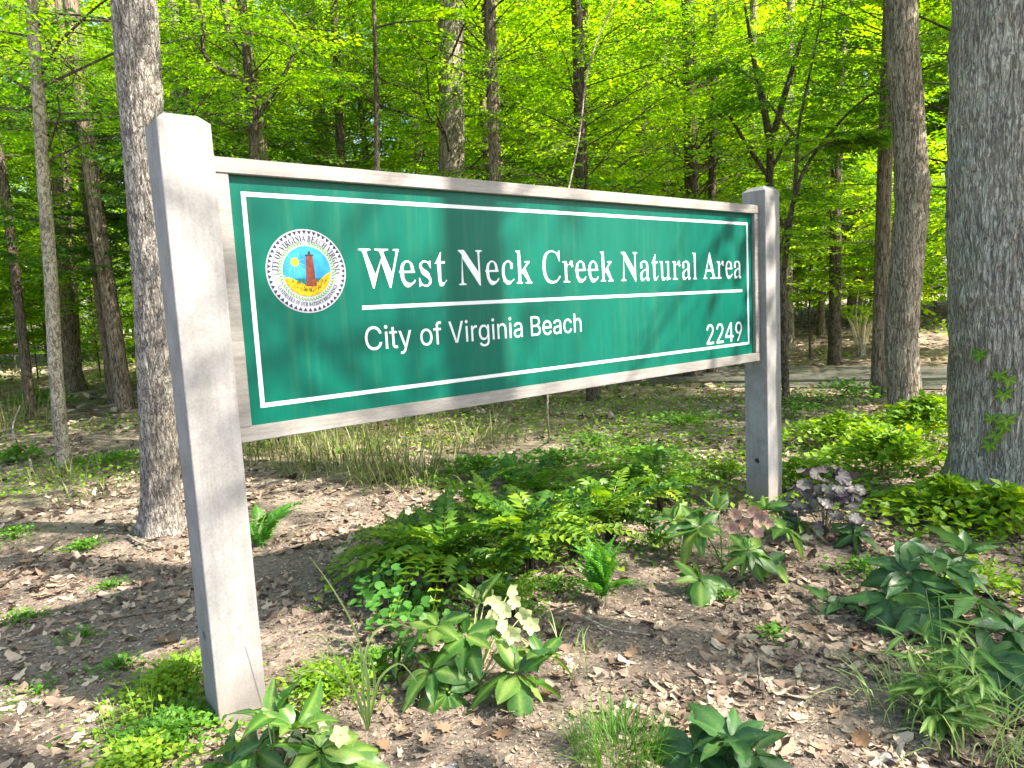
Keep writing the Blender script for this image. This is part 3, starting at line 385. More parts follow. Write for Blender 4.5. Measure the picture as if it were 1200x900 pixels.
# ------------------------------------------------------------------ the sign
GL = {}
for ln in GLYPHS.strip().split('\n'):
    k_, adv_, cs_ = ln.split('|'); GL[k_] = (int(adv_)/1000, [np.array([tuple(map(int, q.split(','))) for q in c.split()], float)/1000 for c in cs_.split(';')] if cs_ else [])
def glyph_mesh(items, depth=.0008):
    """items: list of (contours, 2x2/affine function) -> filled flat mesh with a little thickness, local x right, z up, facing -y"""
    me_all = Buf()
    for contours, fn, lift in items:
        cu = bpy.data.curves.new('glyph', 'CURVE'); cu.dimensions = '2D'; cu.fill_mode = 'BOTH'; cu.extrude = depth*60
        for C in contours:
            sp = cu.splines.new('POLY'); P = fn(C); sp.points.add(len(P)-1); sp.points.foreach_set('co', np.c_[P*60, np.zeros(len(P)), np.ones(len(P))].ravel()); sp.use_cyclic_u = True
        o = bpy.data.objects.new('glyph', cu); me = o.to_mesh()
        V = np.empty(len(me.vertices)*3); me.vertices.foreach_get('co', V); V = V.reshape(-1, 3)/60
        me.calc_loop_triangles(); T = np.empty(len(me.loop_triangles)*3, np.int32); me.loop_triangles.foreach_get('vertices', T)
        me_all.add(np.c_[V[:, 0], -V[:, 2]-lift, V[:, 1]], T.reshape(-1, 3)); o.to_mesh_clear(); bpy.data.objects.remove(o); bpy.data.curves.remove(cu)
    return me_all
def text_items(s, pre, x0, x1, zb, cap, lift=0):
    kern = {'We': -.05, 'Ar': -.01}
    adv = 0; pl = []
    for k_, ch in enumerate(s):
        key = pre+ch if (pre+ch) in GL else 'N'+ch
        pl.append((key, adv)); adv += (GL[key][0] if key != 'N4' else .453) + kern.get(s[k_:k_+2], 0) * (pre == 'B')
    capu = max(c[:, 1].max() for c in GL[pre+{'B': 'N', 'I': 'B'}[pre]][1]) if not s.isdigit() else max(c[:, 1].max() for c in GL['I2'][1])
    last = max(c[:, 0].max() for c in GL[pl[-1][0]][1]) + pl[-1][1]; first = min(c[:, 0].min() for c in GL[pl[0][0]][1])
    sx = (x1-x0)/(last-first); sz = cap/capu; out = []
    for key, a in pl:
        cs = GL[key][1]
        if not cs: continue
        k4 = sz
        if key == 'N4': k4 = cap/max(c[:, 1].max() for c in cs)
        fn = lambda C, a=a, k4=k4, key=key: np.c_[x0+(C[:, 0]*(1.12 if key == 'N4' else 1)+a-first)*sx, zb+C[:, 1]*k4]
        if key in ('If', 'It'):
            out.append(([cs[0]], fn, lift)); out.append(([cs[1]], fn, lift+.0002))
        else: out.append((cs, fn, lift))
    return out
AZ = .8995; PO = np.array([-1.2265, 2.5798, 0]); PW = .19; TOP = 2.3484; SPAN = 3.7698; REC = .0459; ZT = 2.2435; ZB = 1.1214; RW = .0608
def plastic(name, c1, c2, rough=.7, streak=(1, 1, 1)):
    m, t, p = NT(name); L = t.links; co = coords(t, 'Object', streak); n = nd(t, 'ShaderNodeTexNoise', i_Scale=420.); n.inputs['Detail'].default_value = 2; L.new(co, n.inputs[0])
    n2 = nd(t, 'ShaderNodeTexNoise', i_Scale=5.); n2.inputs['Detail'].default_value = 7; n2.inputs['Roughness'].default_value = .65; L.new(co, n2.inputs[0])
    n4 = nd(t, 'ShaderNodeTexNoise', i_Scale=90.); n4.inputs['Detail'].default_value = 4; L.new(co, n4.inputs[0])
    r = ramp(t, [(.3, c1), (.7, c2)]); a = nd(t, 'ShaderNodeMath', operation='ADD'); h = nd(t, 'ShaderNodeMath', operation='MULTIPLY'); h.inputs[1].default_value = .5; L.new(n.outputs[0], h.inputs[0]); h2 = nd(t, 'ShaderNodeMath', operation='MULTIPLY'); h2.inputs[1].default_value = .5; L.new(n4.outputs[0], h2.inputs[0]); L.new(h.outputs[0], a.inputs[0]); L.new(h2.outputs[0], a.inputs[1]); L.new(a.outputs[0], r.inputs[0])
    r2 = ramp(t, [(.32, (.66, .67, .64)), (.55, (1, 1, 1)), (.72, (1.14, 1.12, 1.1))]); L.new(n2.outputs[0], r2.inputs[0])
    mx = nd(t, 'ShaderNodeMix', data_type='RGBA', blend_type='MULTIPLY'); mx.inputs[0].default_value = .9; L.new(r.outputs[0], mx.inputs[6]); L.new(r2.outputs[0], mx.inputs[7]); col = mx.outputs[2]
    dr = nd(t, 'ShaderNodeTexNoise', i_Scale=1.); dr.inputs['Detail'].default_value = 6; dr.inputs['Roughness'].default_value = .7; L.new(coords(t, 'Object', (34, 34, 1.6) if streak == (1, 1, 1) else (1.2, 60, 60)), dr.inputs[0])
    r5 = ramp(t, [(.36, (.74, .72, .69)), (.52, (1, 1, 1)), (.7, (1.08, 1.08, 1.08))]); L.new(dr.outputs[0], r5.inputs[0])
    m5 = nd(t, 'ShaderNodeMix', data_type='RGBA', blend_type='MULTIPLY'); m5.inputs[0].default_value = .5; L.new(col, m5.inputs[6]); L.new(r5.outputs[0], m5.inputs[7]); col = m5.outputs[2]
    # splashed soil near the ground and green-grey algae stains low down
    sp = nd(t, 'ShaderNodeSeparateXYZ'); L.new(coords(t), sp.inputs[0]); mr = nd(t, 'ShaderNodeMapRange'); mr.inputs[1].default_value = .0; mr.inputs[2].default_value = .3; mr.inputs[3].default_value = 1.1; mr.inputs[4].default_value = 0; L.new(sp.outputs[2], mr.inputs[0])
    mm = nd(t, 'ShaderNodeMath', operation='MULTIPLY'); L.new(mr.outputs[0], mm.inputs[0]); L.new(n2.outputs[0], mm.inputs[1])
    m3 = nd(t, 'ShaderNodeMix', data_type='RGBA'); L.new(mm.outputs[0], m3.inputs[0]); L.new(col, m3.inputs[6]); m3.inputs[7].default_value = (.2, .155, .12, 1)
    L.new(m3.outputs[2], p.inputs['Base Color']); p.inputs['Roughness'].default_value = rough; p.inputs['Specular IOR Level'].default_value = .3
    bp = nd(t, 'ShaderNodeBump'); bp.inputs['Strength'].default_value = .25; bp.inputs['Distance'].default_value = .002; L.new(n4.outputs[0], bp.inputs['Height']); L.new(bp.outputs[0], p.inputs['Normal'])
    return m
M['post'] = plastic('grey_post', (.2, .193, .192), (.31, .3, .297))
M['rail'] = plastic('grey_rail', (.18, .168, .158), (.3, .283, .267), streak=(.12, 1, 1))
def simple(name, col, rough=.5, spec=.5, nz=0, ns=6):
    m, t, p = NT(name); p.inputs['Roughness'].default_value = rough; p.inputs['Specular IOR Level'].default_value = spec
    n = nd(t, 'ShaderNodeTexNoise', i_Scale=float(ns)); n.inputs['Detail'].default_value = 6; t.links.new(coords(t), n.inputs[0])
    c = np.array(col); r = ramp(t, [(.3, tuple(c*(1-nz))), (.7, tuple(np.minimum(c*(1+nz), 1)))]); t.links.new(n.outputs[0], r.inputs[0]); t.links.new(r.outputs[0], p.inputs['Base Color']); return m
def panelmat():
    m, t, p = NT('green_panel'); L = t.links; n = nd(t, 'ShaderNodeTexNoise', i_Scale=3.); n.inputs['Detail'].default_value = 8; n.inputs['Roughness'].default_value = .7; L.new(coords(t, 'Object', (1, 1, .35)), n.inputs[0])
    r = ramp(t, [(.3, (.0, .076, .052)), (.7, (.001, .105, .074))]); L.new(n.outputs[0], r.inputs[0])
    n2 = nd(t, 'ShaderNodeTexNoise', i_Scale=160.); n2.inputs['Detail'].default_value = 3; L.new(coords(t), n2.inputs[0]); rr = ramp(t, [(.72, (0, 0, 0)), (.8, (.2, .2, .2))]); L.new(n2.outputs[0], rr.inputs[0])
    mx = nd(t, 'ShaderNodeMix', data_type='RGBA'); L.new(rr.outputs[0], mx.inputs[0]); L.new(r.outputs[0], mx.inputs[6]); mx.inputs[7].default_value = (.12, .3, .2, 1)
    n3 = nd(t, 'ShaderNodeTexNoise', i_Scale=1.); n3.inputs['Detail'].default_value = 7; n3.inputs['Roughness'].default_value = .7; L.new(coords(t, 'Object', (26, 26, .9)), n3.inputs[0]); r3 = ramp(t, [(.5, (0, 0, 0)), (.72, (.3, .3, .3))]); L.new(n3.outputs[0], r3.inputs[0])
    m3 = nd(t, 'ShaderNodeMix', data_type='RGBA'); L.new(r3.outputs[0], m3.inputs[0]); L.new(mx.outputs[2], m3.inputs[6]); m3.inputs[7].default_value = (.045, .13, .075, 1); mx = m3
    L.new(mx.outputs[2], p.inputs['Base Color']); p.inputs['Roughness'].default_value = .35; p.inputs['Specular IOR Level'].default_value = .14
    
    return m
M['panel'] = panelmat(); M['white'] = simple('white_vinyl', (.55, .575, .6), .5, .4, .04)
sign = empty('park_sign', PO, math.pi/2-AZ, 'large green board sign reading West Neck Creek Natural Area, held between two grey posts', 'sign')
SLOC = Matrix.Translation(Vector(PO)) @ Matrix.Rotation(math.pi/2-AZ, 4, 'Z')
def sworld(x, y, z): return SLOC @ Vector((x, y, z))
def sign_local(p): return SLOC.inverted() @ Vector(p)
def make_post():
    r = .006; w = PW; prof = []
    for cx, cy, a0 in ((r, r, 180), (w-r, r, 270), (w-r, w-r, 0), (r, w-r, 90)):
        for a in (0, 30, 60, 90): prof.append((cx+r*math.cos(math.radians(a0+a)), cy+r*math.sin(math.radians(a0+a))))
    prof = np.array(prof); n = len(prof); hz, hr = .36, .02; a_ = .04
    zs = [-.35, hz-a_, hz+a_, TOP]; bm = bmesh.new(); rows = [[bm.verts.new((x, y, z)) for x, y in prof] for z in zs]
    c = np.array([w/2, w/2]); q = (prof-c)*(1-2*.034/w)+c; rows.append([bm.verts.new((x, y, TOP+.032)) for x, y in q])
    for k in range(len(rows)-1):
        for i_ in range(n):
            i2 = (i_+1) % n
            if k == 1 and i_ == n-1:          # the left face: leave room for the bolt hole
                quad = [rows[k][i_], rows[k][i2], rows[k+1][i2], rows[k+1][i_]]
                cy = w/2; ring = [bm.verts.new((0, cy+hr*math.cos(t_), hz+hr*math.sin(t_))) for t_ in np.linspace(0, 2*np.pi, 17)[:-1]]
                cor = sorted(quad, key=lambda v: math.atan2(v.co.z-hz, v.co.y-cy) % (2*math.pi))   # corners in angular order
                for s_ in range(4):
                    seg = [ring[(2+4*s_+u) % 16] for u in range(5)]
                    bm.faces.new([cor[s_]] + seg + [cor[(s_+1) % 4]])
                inn = [bm.verts.new((.07, v.co.y, v.co.z)) for v in ring]
                for u in range(16): bm.faces.new([ring[u], ring[(u+1) % 16], inn[(u+1) % 16], inn[u]])
                bm.faces.new(inn); continue
            bm.faces.new([rows[k][i_], rows[k][i2], rows[k+1][i2], rows[k+1][i_]])
    bm.faces.new(rows[-1]); bmesh.ops.recalc_face_normals(bm, faces=bm.faces)
    me = bpy.data.meshes.new('post'); bm.to_mesh(me); bm.free(); me.materials.append(M['post']); return me
pm = make_post(); link('post', pm, sign); link('post', pm, sign, (PW+SPAN, 0, 0))
def box(name, x0, x1, y0, y1, z0, z1, mat, parent, bev=.003):
    bm = bmesh.new(); bmesh.ops.create_cube(bm, size=1); bmesh.ops.scale(bm, vec=(x1-x0, y1-y0, z1-z0), verts=bm.verts)
    if bev: bmesh.ops.bevel(bm, geom=bm.edges[:], offset=bev, segments=2, affect='EDGES')
    bmesh.ops.translate(bm, vec=((x0+x1)/2, (y0+y1)/2, (z0+z1)/2), verts=bm.verts)
    me = bpy.data.meshes.new(name); bm.to_mesh(me); bm.free(); me.materials.append(mat); return link(name, me, parent)
XL, XR = PW, PW+SPAN; D1 = REC+.1
box('top_rail', XL+.001, XR-.001, REC, D1, ZT-RW, ZT, M['rail'], sign)
box('bottom_rail', XL+.001, XR-.001, REC, D1, ZB, ZB+RW, M['rail'], sign)
for xa in (XL+.001, XR-.0615): box('stile', xa, xa+.0605, REC+.004, D1-.004, ZB+RW+.0006, ZT-RW-.0006, M['rail'], sign)
PY = REC+.028
panel = box('panel', XL+.055, XR-.055, PY, PY+.03, ZB+RW-.008, ZT-RW+.008, M['panel'], sign, .001)
for xs in (XR-.03,):
    for zs_ in (1.3, 1.62, 1.95, 2.14):
        bm = bmesh.new(); bmesh.ops.create_cone(bm, cap_ends=True, segments=10, radius1=.0045, radius2=.0035, depth=.003, matrix=Matrix.Translation((xs, REC+.0035, zs_)) @ Matrix.Rotation(math.pi/2, 4, 'X'))
        me = bpy.data.meshes.new('screw'); bm.to_mesh(me); bm.free(); me.materials.append(M.setdefault('screw', simple('dark_screw', (.06, .055, .05), .5))); link('screw', me, sign)
# printed lines and lettering (flat vinyl on the panel)
rect = lambda x0, z0, x1, z1: np.array([(x0, z0), (x1, z0), (x1, z1), (x0, z1)])
ident = lambda C: C
FY = PY-.0006
def flat(name, items, mat, parent=panel, y=FY, depth=.0005):
    return glyph_mesh(items, depth).obj(name, mat, parent, loc=(0, y, 0))
bo, bi = (.300, 1.250, 3.850, 2.120), (.318, 1.268, 3.832, 2.102)
flat('border_line', [([rect(*bo), rect(*bi)], ident, 0)], M['white'])
flat('divider_line', [([rect(.790, 1.631, 3.768, 1.649)], ident, 0)], M['white'])
flat('title_lettering', text_items('West Neck Creek Natural Area', 'B', .789, 3.765, 1.729, .173), M['white'])
flat('subtitle_lettering', text_items('City of Virginia Beach', 'I', .792, 2.155, 1.447, .106), M['white'])
flat('number_lettering', text_items('2249', 'I', 3.338, 3.758, 1.284, .137), M['white'])
# the round seal
SC, SZc, SR = .547, 1.804, .176
circ = lambda r, n=64, cx=SC, cz=SZc: np.stack([cx+r*np.cos(np.linspace(0, 2*np.pi, n, endpoint=False)), cz+r*np.sin(np.linspace(0, 2*np.pi, n, endpoint=False))], 1)
seal = flat('city_seal', [([circ(SR)], ident, 0)], simple('seal_white', (.36, .37, .43), .6, .12), y=FY-.0008)
def sub(name, polys, col, lift, nz=0, ns=6): return glyph_mesh([([np.asarray(p_)], ident, 0) for p_ in polys], .0003).obj(name, simple(name, col, .6, .12, nz, ns), seal, loc=(0, -.0007-lift, 0))
sc = lambda u, v: (SC+u*SR, SZc+v*SR)
polys = []
for k in range(48):
    a = 2*np.pi*k/48; polys.append([(SC+SR*r_*math.cos(a+d_), SZc+SR*r_*math.sin(a+d_)) for r_, d_ in ((.965, -.055), (.965, .055), (.875, 0))])
sub('seal_scallops', polys, (.03, .03, .045), .0002)
sub('seal_rim', [np.vstack([circ(SR*.985)[:33], circ(SR*.972)[:33][::-1]]), np.vstack([circ(SR*.985)[32:], circ(SR*.985)[:1], circ(SR*.972)[:1], circ(SR*.972)[32:][::-1]])], (.3, .31, .36), .0002)
polys = []
for k in range(56):
    a = 2*np.pi*(k+.5)/56 + math.pi/2
    if abs(((a-math.pi/2+math.pi) % (2*math.pi))-math.pi) < .12: continue
    for dr, da in ((.655, 0), (.695, .04)):
        c_ = np.array(sc(dr*math.cos(a+da), dr*math.sin(a+da))); t_ = a+(1.0 if dr > .67 else -.4); u_ = np.array([math.cos(t_), math.sin(t_)]); w_ = np.array([-u_[1], u_[0]])
        polys.append([c_-u_*.0075, c_+w_*.0032, c_+u_*.0075, c_-w_*.0032])
sub('seal_wreath', polys, (.1, .24, .03), .0006)
def arc_text(s, a0, a1, r, cap, inward=False):
    items = []; adv = 0; pl = []
    for ch in s: pl.append((('B'+ch) if ch != '-' else 'B ', adv)); adv += GL[('B'+ch) if ch != '-' else 'B '][0]
    for key, a in pl:
        cs = GL[key][1]
        if not cs: continue
        ww = GL[key][0]; t_ = (a+ww/2)/adv; ang = a0+(a1-a0)*t_; step = (a1-a0)*r/adv*(-1 if not inward else 1); k_ = cap/.47
        up = np.array([math.cos(ang), math.sin(ang)])*(-1 if inward else 1); rt = np.array([up[1], -up[0]]); o_ = np.array([SC, SZc])+np.array([math.cos(ang), math.sin(ang)])*r
        items.append((cs, lambda C, o_=o_, rt=rt, up=up, ww=ww, step=abs(step), k_=k_: o_+(C[:, :1]-ww/2)*step*rt*.93+(C[:, 1:]*k_-cap/2)*up, 0))
    return items
R_ = math.radians
glyph_mesh(arc_text('CITY OF VIRGINIA-BEACH VIRGINIA', R_(187), R_(-7), SR*.785, .025), .0003).obj('seal_lettering', simple('seal_ink', (.008, .008, .03), .7, .05), seal, loc=(0, -.0012, 0))
glyph_mesh(arc_text("LANDMARKS OF OUR NATION'S BEGINNINGS", R_(205), R_(335), SR*.79, .018, True), .0003).obj('seal_lettering', simple('seal_ink_small', (.008, .008, .03), .7, .05), seal, loc=(0, -.0012, 0))
R1 = .60
def segment(f_lo):      # disc part below curve
    xs = np.linspace(-1, 1, 41)*R1*.999; lo = -np.sqrt(np.maximum(R1**2-xs**2, 0)); up_ = np.minimum(f_lo(xs), -lo); up_ = np.maximum(up_, lo+1e-3)
    return [sc(u, v) for u, v in zip(xs, lo)] + [sc(u, v) for u, v in zip(xs[::-1], up_[::-1])]
sub('seal_sky', [circ(SR*R1)], (.03, .22, .5), .0004, .35, 14)
sub('seal_sea', [segment(lambda u: -.17+0*u)], (.0, .13, .2), .0008, .1)
sub('seal_dunes', [segment(lambda u: -.24-.1*np.sin(u*5+1.2)+.25*np.clip(u, 0, 1))], (.45, .26, .01), .0012, .45, 60)
sub('seal_beach_grass', [[sc(u, v), sc(u+.03, v), sc(u+.012+du, v+.08)] for u, v, du in zip(rnd(-.42, .5, 60), rnd(-.5, -.2, 60), rnd(-.04, .04, 60)) if u*u+v*v < .27], (.05, .1, .01), .0016)
sub('seal_sun', [[sc(-.29+.1*math.cos(a), .22+.1*math.sin(a)) for a in np.linspace(0, 6.283, 20)[:-1]]], (.5, .5, .02), .0008)
sub('seal_sun_rays', [[sc(-.29+.11*math.cos(a-.03), .22+.11*math.sin(a-.03)), sc(-.29+.11*math.cos(a+.03), .22+.11*math.sin(a+.03)), sc(-.29+l_*math.cos(a), .22+l_*math.sin(a))] for a, l_ in [(-.3, .4), (-.75, .5), (-1.2, .42), (-1.7, .4), (-2.2, .34), (-2.8, .25), (.3, .3), (1., .26), (1.7, .24), (2.4, .24)]], (.3, .45, .45), .0006)
sub('seal_lighthouse', [[sc(-.05, -.36), sc(.21, -.36), sc(.155, .36), sc(.0, .36)]], (.15, .04, .025), .002, .35, 50)
sub('seal_lantern', [[sc(-.02, .36), sc(.175, .36), sc(.175, .4), sc(.11, .4), sc(.11, .45), sc(.08, .49), sc(.05, .45), sc(.05, .4), sc(-.02, .4)]], (.05, .03, .03), .0024)
# ------------------------------------------------------------------ tree crowns: branches carrying flat sprays of leaves
def spray(seed, L=1.3, leaf=.078, sp=.05):
    r = np.random.default_rng(seed); P = []; D = []; wood = []
    ax = lambda t: np.array([t*L, .06*math.sin(t*3+seed), -.12*t*t*L])
    wood.append((np.array([ax(t) for t in np.linspace(0, 1, 5)]), np.linspace(.007, .002, 5)))
    for k in range(15):
        t = .08+.9*k/15; o = ax(t); s_ = 1 if k % 2 else -1; a = s_*math.radians(r.uniform(38, 62)); l = L*.52*(1.1-t)*r.uniform(.7, 1.15)
        u = np.array([math.cos(a), math.sin(a), r.uniform(-.18, .05)]); n = max(3, int(l/sp))
        wood.append((np.array([o, o+u*l*.5+[0, 0, .01], o+u*l]), np.array([.003, .002, .001])))
        for q in range(n):
            f = (q+.6)/n; b_ = a+(1 if q % 2 else -1)*math.radians(r.uniform(25, 60)); P.append(o+u*l*f+[0, 0, r.normal(0, .008)]); D.append([math.cos(b_), math.sin(b_), r.normal(-.22, .2)])
    P, D = np.array(P), np.array(D); N = np.c_[r.normal(0, .34, (len(P), 2)), np.ones(len(P))]
    return P, D, N, leaf*r.uniform(.7, 1.2, len(P)), wood
def crown_meshes(name, seed, z0, z1, R, nb, leafmat_, leaf=.078, four=True, twigs=True, az=None, per=3, sp=.05, lift=.12, SL=1.3, woodmat=None, shape=None):
    r = np.random.default_rng(seed); T = [spray(seed*7+q, SL, leaf, sp) for q in range(4)]; LB = Buf(); WB = Buf()
    for k in range(nb):
        h = z0+(z1-z0)*((k+.5)/nb); t_ = (h-z0)/(z1-z0+1e-6); a = (r.uniform(0, 6.28) if az is None else math.radians(r.uniform(*az)))
        rr = R*(shape(t_) if shape else (.55+.6*math.sin(math.pi*min(1, t_*.8+.15))))*r.uniform(.6, 1.1)
        dirv = np.array([math.cos(a), math.sin(a), lift+r.uniform(-.1, .25)]); pts = []
        for q in np.linspace(0, 1, 6): pts.append(np.array([0, 0, h])+dirv*rr*q + np.array([0, 0, .25*rr*math.sin(q*2.4)*.4]) + r.normal(0, .05*rr, 3)*q*(1-q)*1.5)
        pts = np.array(pts)
        V, F = tube(pts, np.linspace(.005+.005*rr, .002, 6), 5); WB.add(V, F)
        for q in range(per):
            f = 1 if q == 0 else r.uniform(.12, .95); idx = min(int(f*5), 4); o = pts[idx]*(1-(f*5-idx))+pts[idx+1]*(f*5-idx)
            P, D, N, Ls, wood = T[r.integers(0, 4)]; a2 = a+(r.normal(0, .3) if q == 0 else r.choice([-1, 1])*r.uniform(.3, 1.1)); s_ = r.uniform(.7, 1.15); M3 = rz(a2).T
            tl = r.normal(.1, .26); tm = np.array([[math.cos(tl), 0, math.sin(tl)], [0, 1, 0], [-math.sin(tl), 0, math.cos(tl)]])@M3
            m = r.random(len(P)) < .93; base = r.normal(.5, .16)
            add_leaves(LB, (P[m]@tm)*s_+o, D[m]@tm, N[m]@tm, Ls[m]*s_, Ls[m]*s_*.62, four, .12, np.clip(base+r.normal(0, .16, m.sum()), 0, 1))
            if twigs:
                for wp, wr in (wood if twigs == 2 else wood[:1]): V, F = tube((wp@tm)*s_+o, wr, 3); WB.add(V, F)
    return LB.mesh(name, leafmat_), WB.mesh(name+'_limbs', woodmat or M['bark_dark'])
C = {}
for k in range(5): C['near%d' % k] = crown_meshes('understory_crown', 100+k, 1.6+.18*k, 6.4, 2.5, 36, M['leaf'] if k < 4 else M['leaf_dark'], .085 if k < 4 else .12, True, 2, per=3, sp=.05)
for k in range(3): C['mid%d' % k] = crown_meshes('woodland_crown', 200+k, 2.2, 11, 3.2, 44, M['leaf_far'], .14, False, 1, per=5, sp=.08, SL=1.6)
for k in range(3): C['high%d' % k] = crown_meshes('high_crown', 300+k, 5.2, 12, 3.2, 22, M['leaf'], .15, False, 1, per=3, sp=.11, SL=1.9, lift=.3)
for k in range(2): C['shade%d' % k] = crown_meshes('open_crown', 500+k, 5.2, 11, 3.4, 19, M['leaf'], .13, True, 2, per=3, sp=.1, SL=1.5, lift=.3)
for k in range(3): C['low%d' % k] = crown_meshes('sapling_crown', 400+k, .7, 4.2, 1.9, 22, M['leaf_far'], .12, False, 1, per=4, sp=.07, SL=1.1)
# ------------------------------------------------------------------ trees
def tree(pix, w, mat='bark_bg', Y=None, top=14, crown=None, label=None, group='woodland trees around the sign', cat='tree', lean=(0, 0), nseg=14, rings=26, rough=.05, crown_at=(0, 0, 0), crown_s=1., crown_rz=None, flare=.35, name='tree', toward=0., taper=.75, knots=(), ridge=None):
    """pix: trunk axis from the base upwards in photograph pixels; the first one stands on the ground"""
    g0 = ground(*pix[0]) if Y is None else at(pix[0][0], 450, Y)*np.array([1, 1, 0])
    Y0 = g0[1]; pts = [g0]
    for (px, py) in pix[1:]:
        p = at(px, py, Y0); p = at(px, py, Y0-toward*max(0, p[2])/4); pts.append(p)
    last = pts[-1]; d = pts[-1]-pts[-2]; d = d/np.linalg.norm(d); d = norm(d*.4+np.array([lean[0], lean[1], 1])*.6)
    if top > last[2]: pts += [last+d*(top-last[2])*.5, last+d*(top-last[2])]
    P = np.array(pts); P[0, 2] = float(height(P[0, 0], P[0, 1]))
    Q = resample(P, rings); Q = np.vstack([Q[0]-[0, 0, .25], Q]); base = P[0].copy()
    zz = Q[:, 2]-base[2]; rad = w/2*(1-(1-taper)*np.clip(zz/top, 0, 1))*(1+flare*np.exp(-np.maximum(zz, 0)/.16)); rad[zz > top*.7] *= .8
    for kz, ka in knots: rad *= 1+ka*np.exp(-((zz-kz)/.12)**2)
    root = empty(name, base, 0, label, cat, group); root.location = base
    sd_ = int(rng.integers(0, 999)); fl = (lambda th, z: 1+flare*.45*np.exp(-np.maximum(z-base[2], 0)/.25)*np.sin(th*5+sd_)) if flare > .2 else None
    V, F = tube(Q, rad, nseg, rough=rough, seed=sd_, fl=fl, ridge=ridge)
    Buf().add(V-base, F).obj('trunk', M[mat], root, True)
    if crown:
        cz = crown_at; idx = np.interp(cz[2]+4, Q[:, 2], np.arange(len(Q))); top_c = Q[int(idx)]
        lm, wm = C[crown]; loc = (top_c[0]-base[0]+cz[0], top_c[1]-base[1]+cz[1], cz[2])
        for nme, me in (('crown', lm), ('limbs', wm)):
            o = link(nme, me, root, loc); o.scale = (crown_s,)*3; o.rotation_euler[2] = crown_rz if crown_rz is not None else float(rnd(0, 6.28))
    return root
def branch(root, pix, w0, w1, Y, name='branch', mat='bark_dark', n=6, k=22):
    pts = np.array([at(px, py, Y if np.isscalar(Y) else Y[i_]) for i_, (px, py) in enumerate(pix)]); Q = resample(pts, k)
    V, F = tube(Q, np.linspace(w0, w1, k), n, rough=.1, seed=3); o = Buf().add(V-np.array(root.location), F).obj(name, M[mat], root, True)
    return Q
def sprays_along(root, Q, n, mat='leaf', leaf=.08, s=1., seed=1, four=True, f0=.3, wood=True):
    """leafy sprays growing from a built branch: one foliage part"""
    r = np.random.default_rng(seed); T = [spray(seed*5+q, 1.0, leaf, .048) for q in range(3)]; LB = Buf(); WB = Buf(); o0 = np.array(root.location)
    for k in range(n):
        i_ = int((f0+(1-f0)*(k+.5)/n)*(len(Q)-1)); o = Q[i_]; P, D, N, Ls, wd = T[r.integers(0, 3)]; t = Q[min(i_+1, len(Q)-1)]-Q[max(i_-1, 0)]
        a = math.atan2(t[1], t[0]) + r.choice([-1, 1])*r.uniform(.3, 1.2); s_ = s*r.uniform(.6, 1.1); M3 = rz(a).T
        add_leaves(LB, (P@M3)*s_+o-o0, D@M3, N, Ls*s_**.5, Ls*s_**.5*.62, four, .12, np.clip(r.normal(.5, .2)+r.normal(0, .15, len(P)), 0, 1))
        for wp, wr in wd[:6]: V, F = tube((wp@M3)*s_+o-o0, wr, 3); WB.add(V, F)
    LB.obj('foliage', M[mat], root); WB.obj('twigs', M['bark_dark'], root)
GR = 'woodland trees around the sign'
# the two big trunks and the one between them
tL = tree([(190, 622), (187, 520), (184, 420), (176, 260), (166, 130), (158, 10)], .27, 'bark_left', label='large grey furrowed trunk rising directly behind the left sign post', toward=.62, nseg=130, rings=420, ridge=(.011, .022, .11), rough=.06, crown='high0', crown_at=(0, 0, 0), taper=1.05, knots=((4.3, .1), (4.05, .05)), top=13)
tR = tree([(1186, 588), (1187, 450), (1186, 300), (1187, 150), (1192, 0)], .80, 'bark_oak', label='very thick pale grey oak trunk at the right edge with creeper on its bark', nseg=230, rings=420, ridge=(.014, .03, .2), rough=.07, crown='shade1', flare=.42, top=15, taper=.85)
tM = tree([(1063, 492), (1058, 440), (1056, 390), (1062, 310), (1070, 230), (1065, 150), (1058, 60), (1056, 0)], .37, 'bark_mid', label='brown slightly bent trunk just left of the thickest right-hand trunk', nseg=120, rings=300, ridge=(.01, .025, .14), rough=.07, crown='high2', flare=.3, top=13, crown_at=(0, 0, .6), knots=((2.75, .12), (2.4, .06)))
tree([(75, 546), (68, 470), (64, 410), (60, 330), (52, 230), (46, 120), (36, 0)], .15, 'bark_pale', label='slender pale crooked trunk blotched with lichen, left of the big furrowed trunk', nseg=20, rings=60, rough=.12, crown='near0', flare=.15, top=9, crown_rz=1., crown_at=(0, 0, 1.9))
tree([(84, 458), (80, 380), (76, 300), (70, 200), (62, 60)], .52, 'bark_bg', label='brown trunk close behind the slender pale crooked one', crown='mid0', top=15, nseg=20)
tree([(29, 432), (22, 380), (12, 310), (5, 240), (-4, 120)], .26, 'bark_pale', label='thin pale leaning trunk nearest the left edge of the picture', crown='mid1', top=10)
tree([(40, 405), (38, 340), (35, 250), (34, 100)], .62, 'bark_bg', label='stout brown trunk far back between the two pale thin trunks on the left', crown='mid2', top=14)
tree([(93, 408), (91, 340), (88, 280), (84, 120)], .5, 'bark_bg', label='straight brown trunk with flared foot far back left of the dark leaning one', crown='mid0', top=14)
tree([(134, 458), (128, 380), (118, 300), (108, 235), (100, 150), (92, 40)], .30, 'bark_dark', label='dark mossy leaning trunk between the slender pale tree and the big furrowed trunk', crown='near1', top=11, rough=.1)
tree([(163, 425), (158, 330), (152, 250), (148, 150)], .48, 'bark_dark', label='blackish reddish trunk half hidden by the big furrowed trunk', crown='mid1', top=14)
tree([(530, 445), (530, 300), (530, 200), (529, 100), (528, 0)], .52, 'bark_mid', Y=13, label='thick grey-brown trunk rising behind the board above the word Neck', crown='mid2', top=14, nseg=24, rings=50)
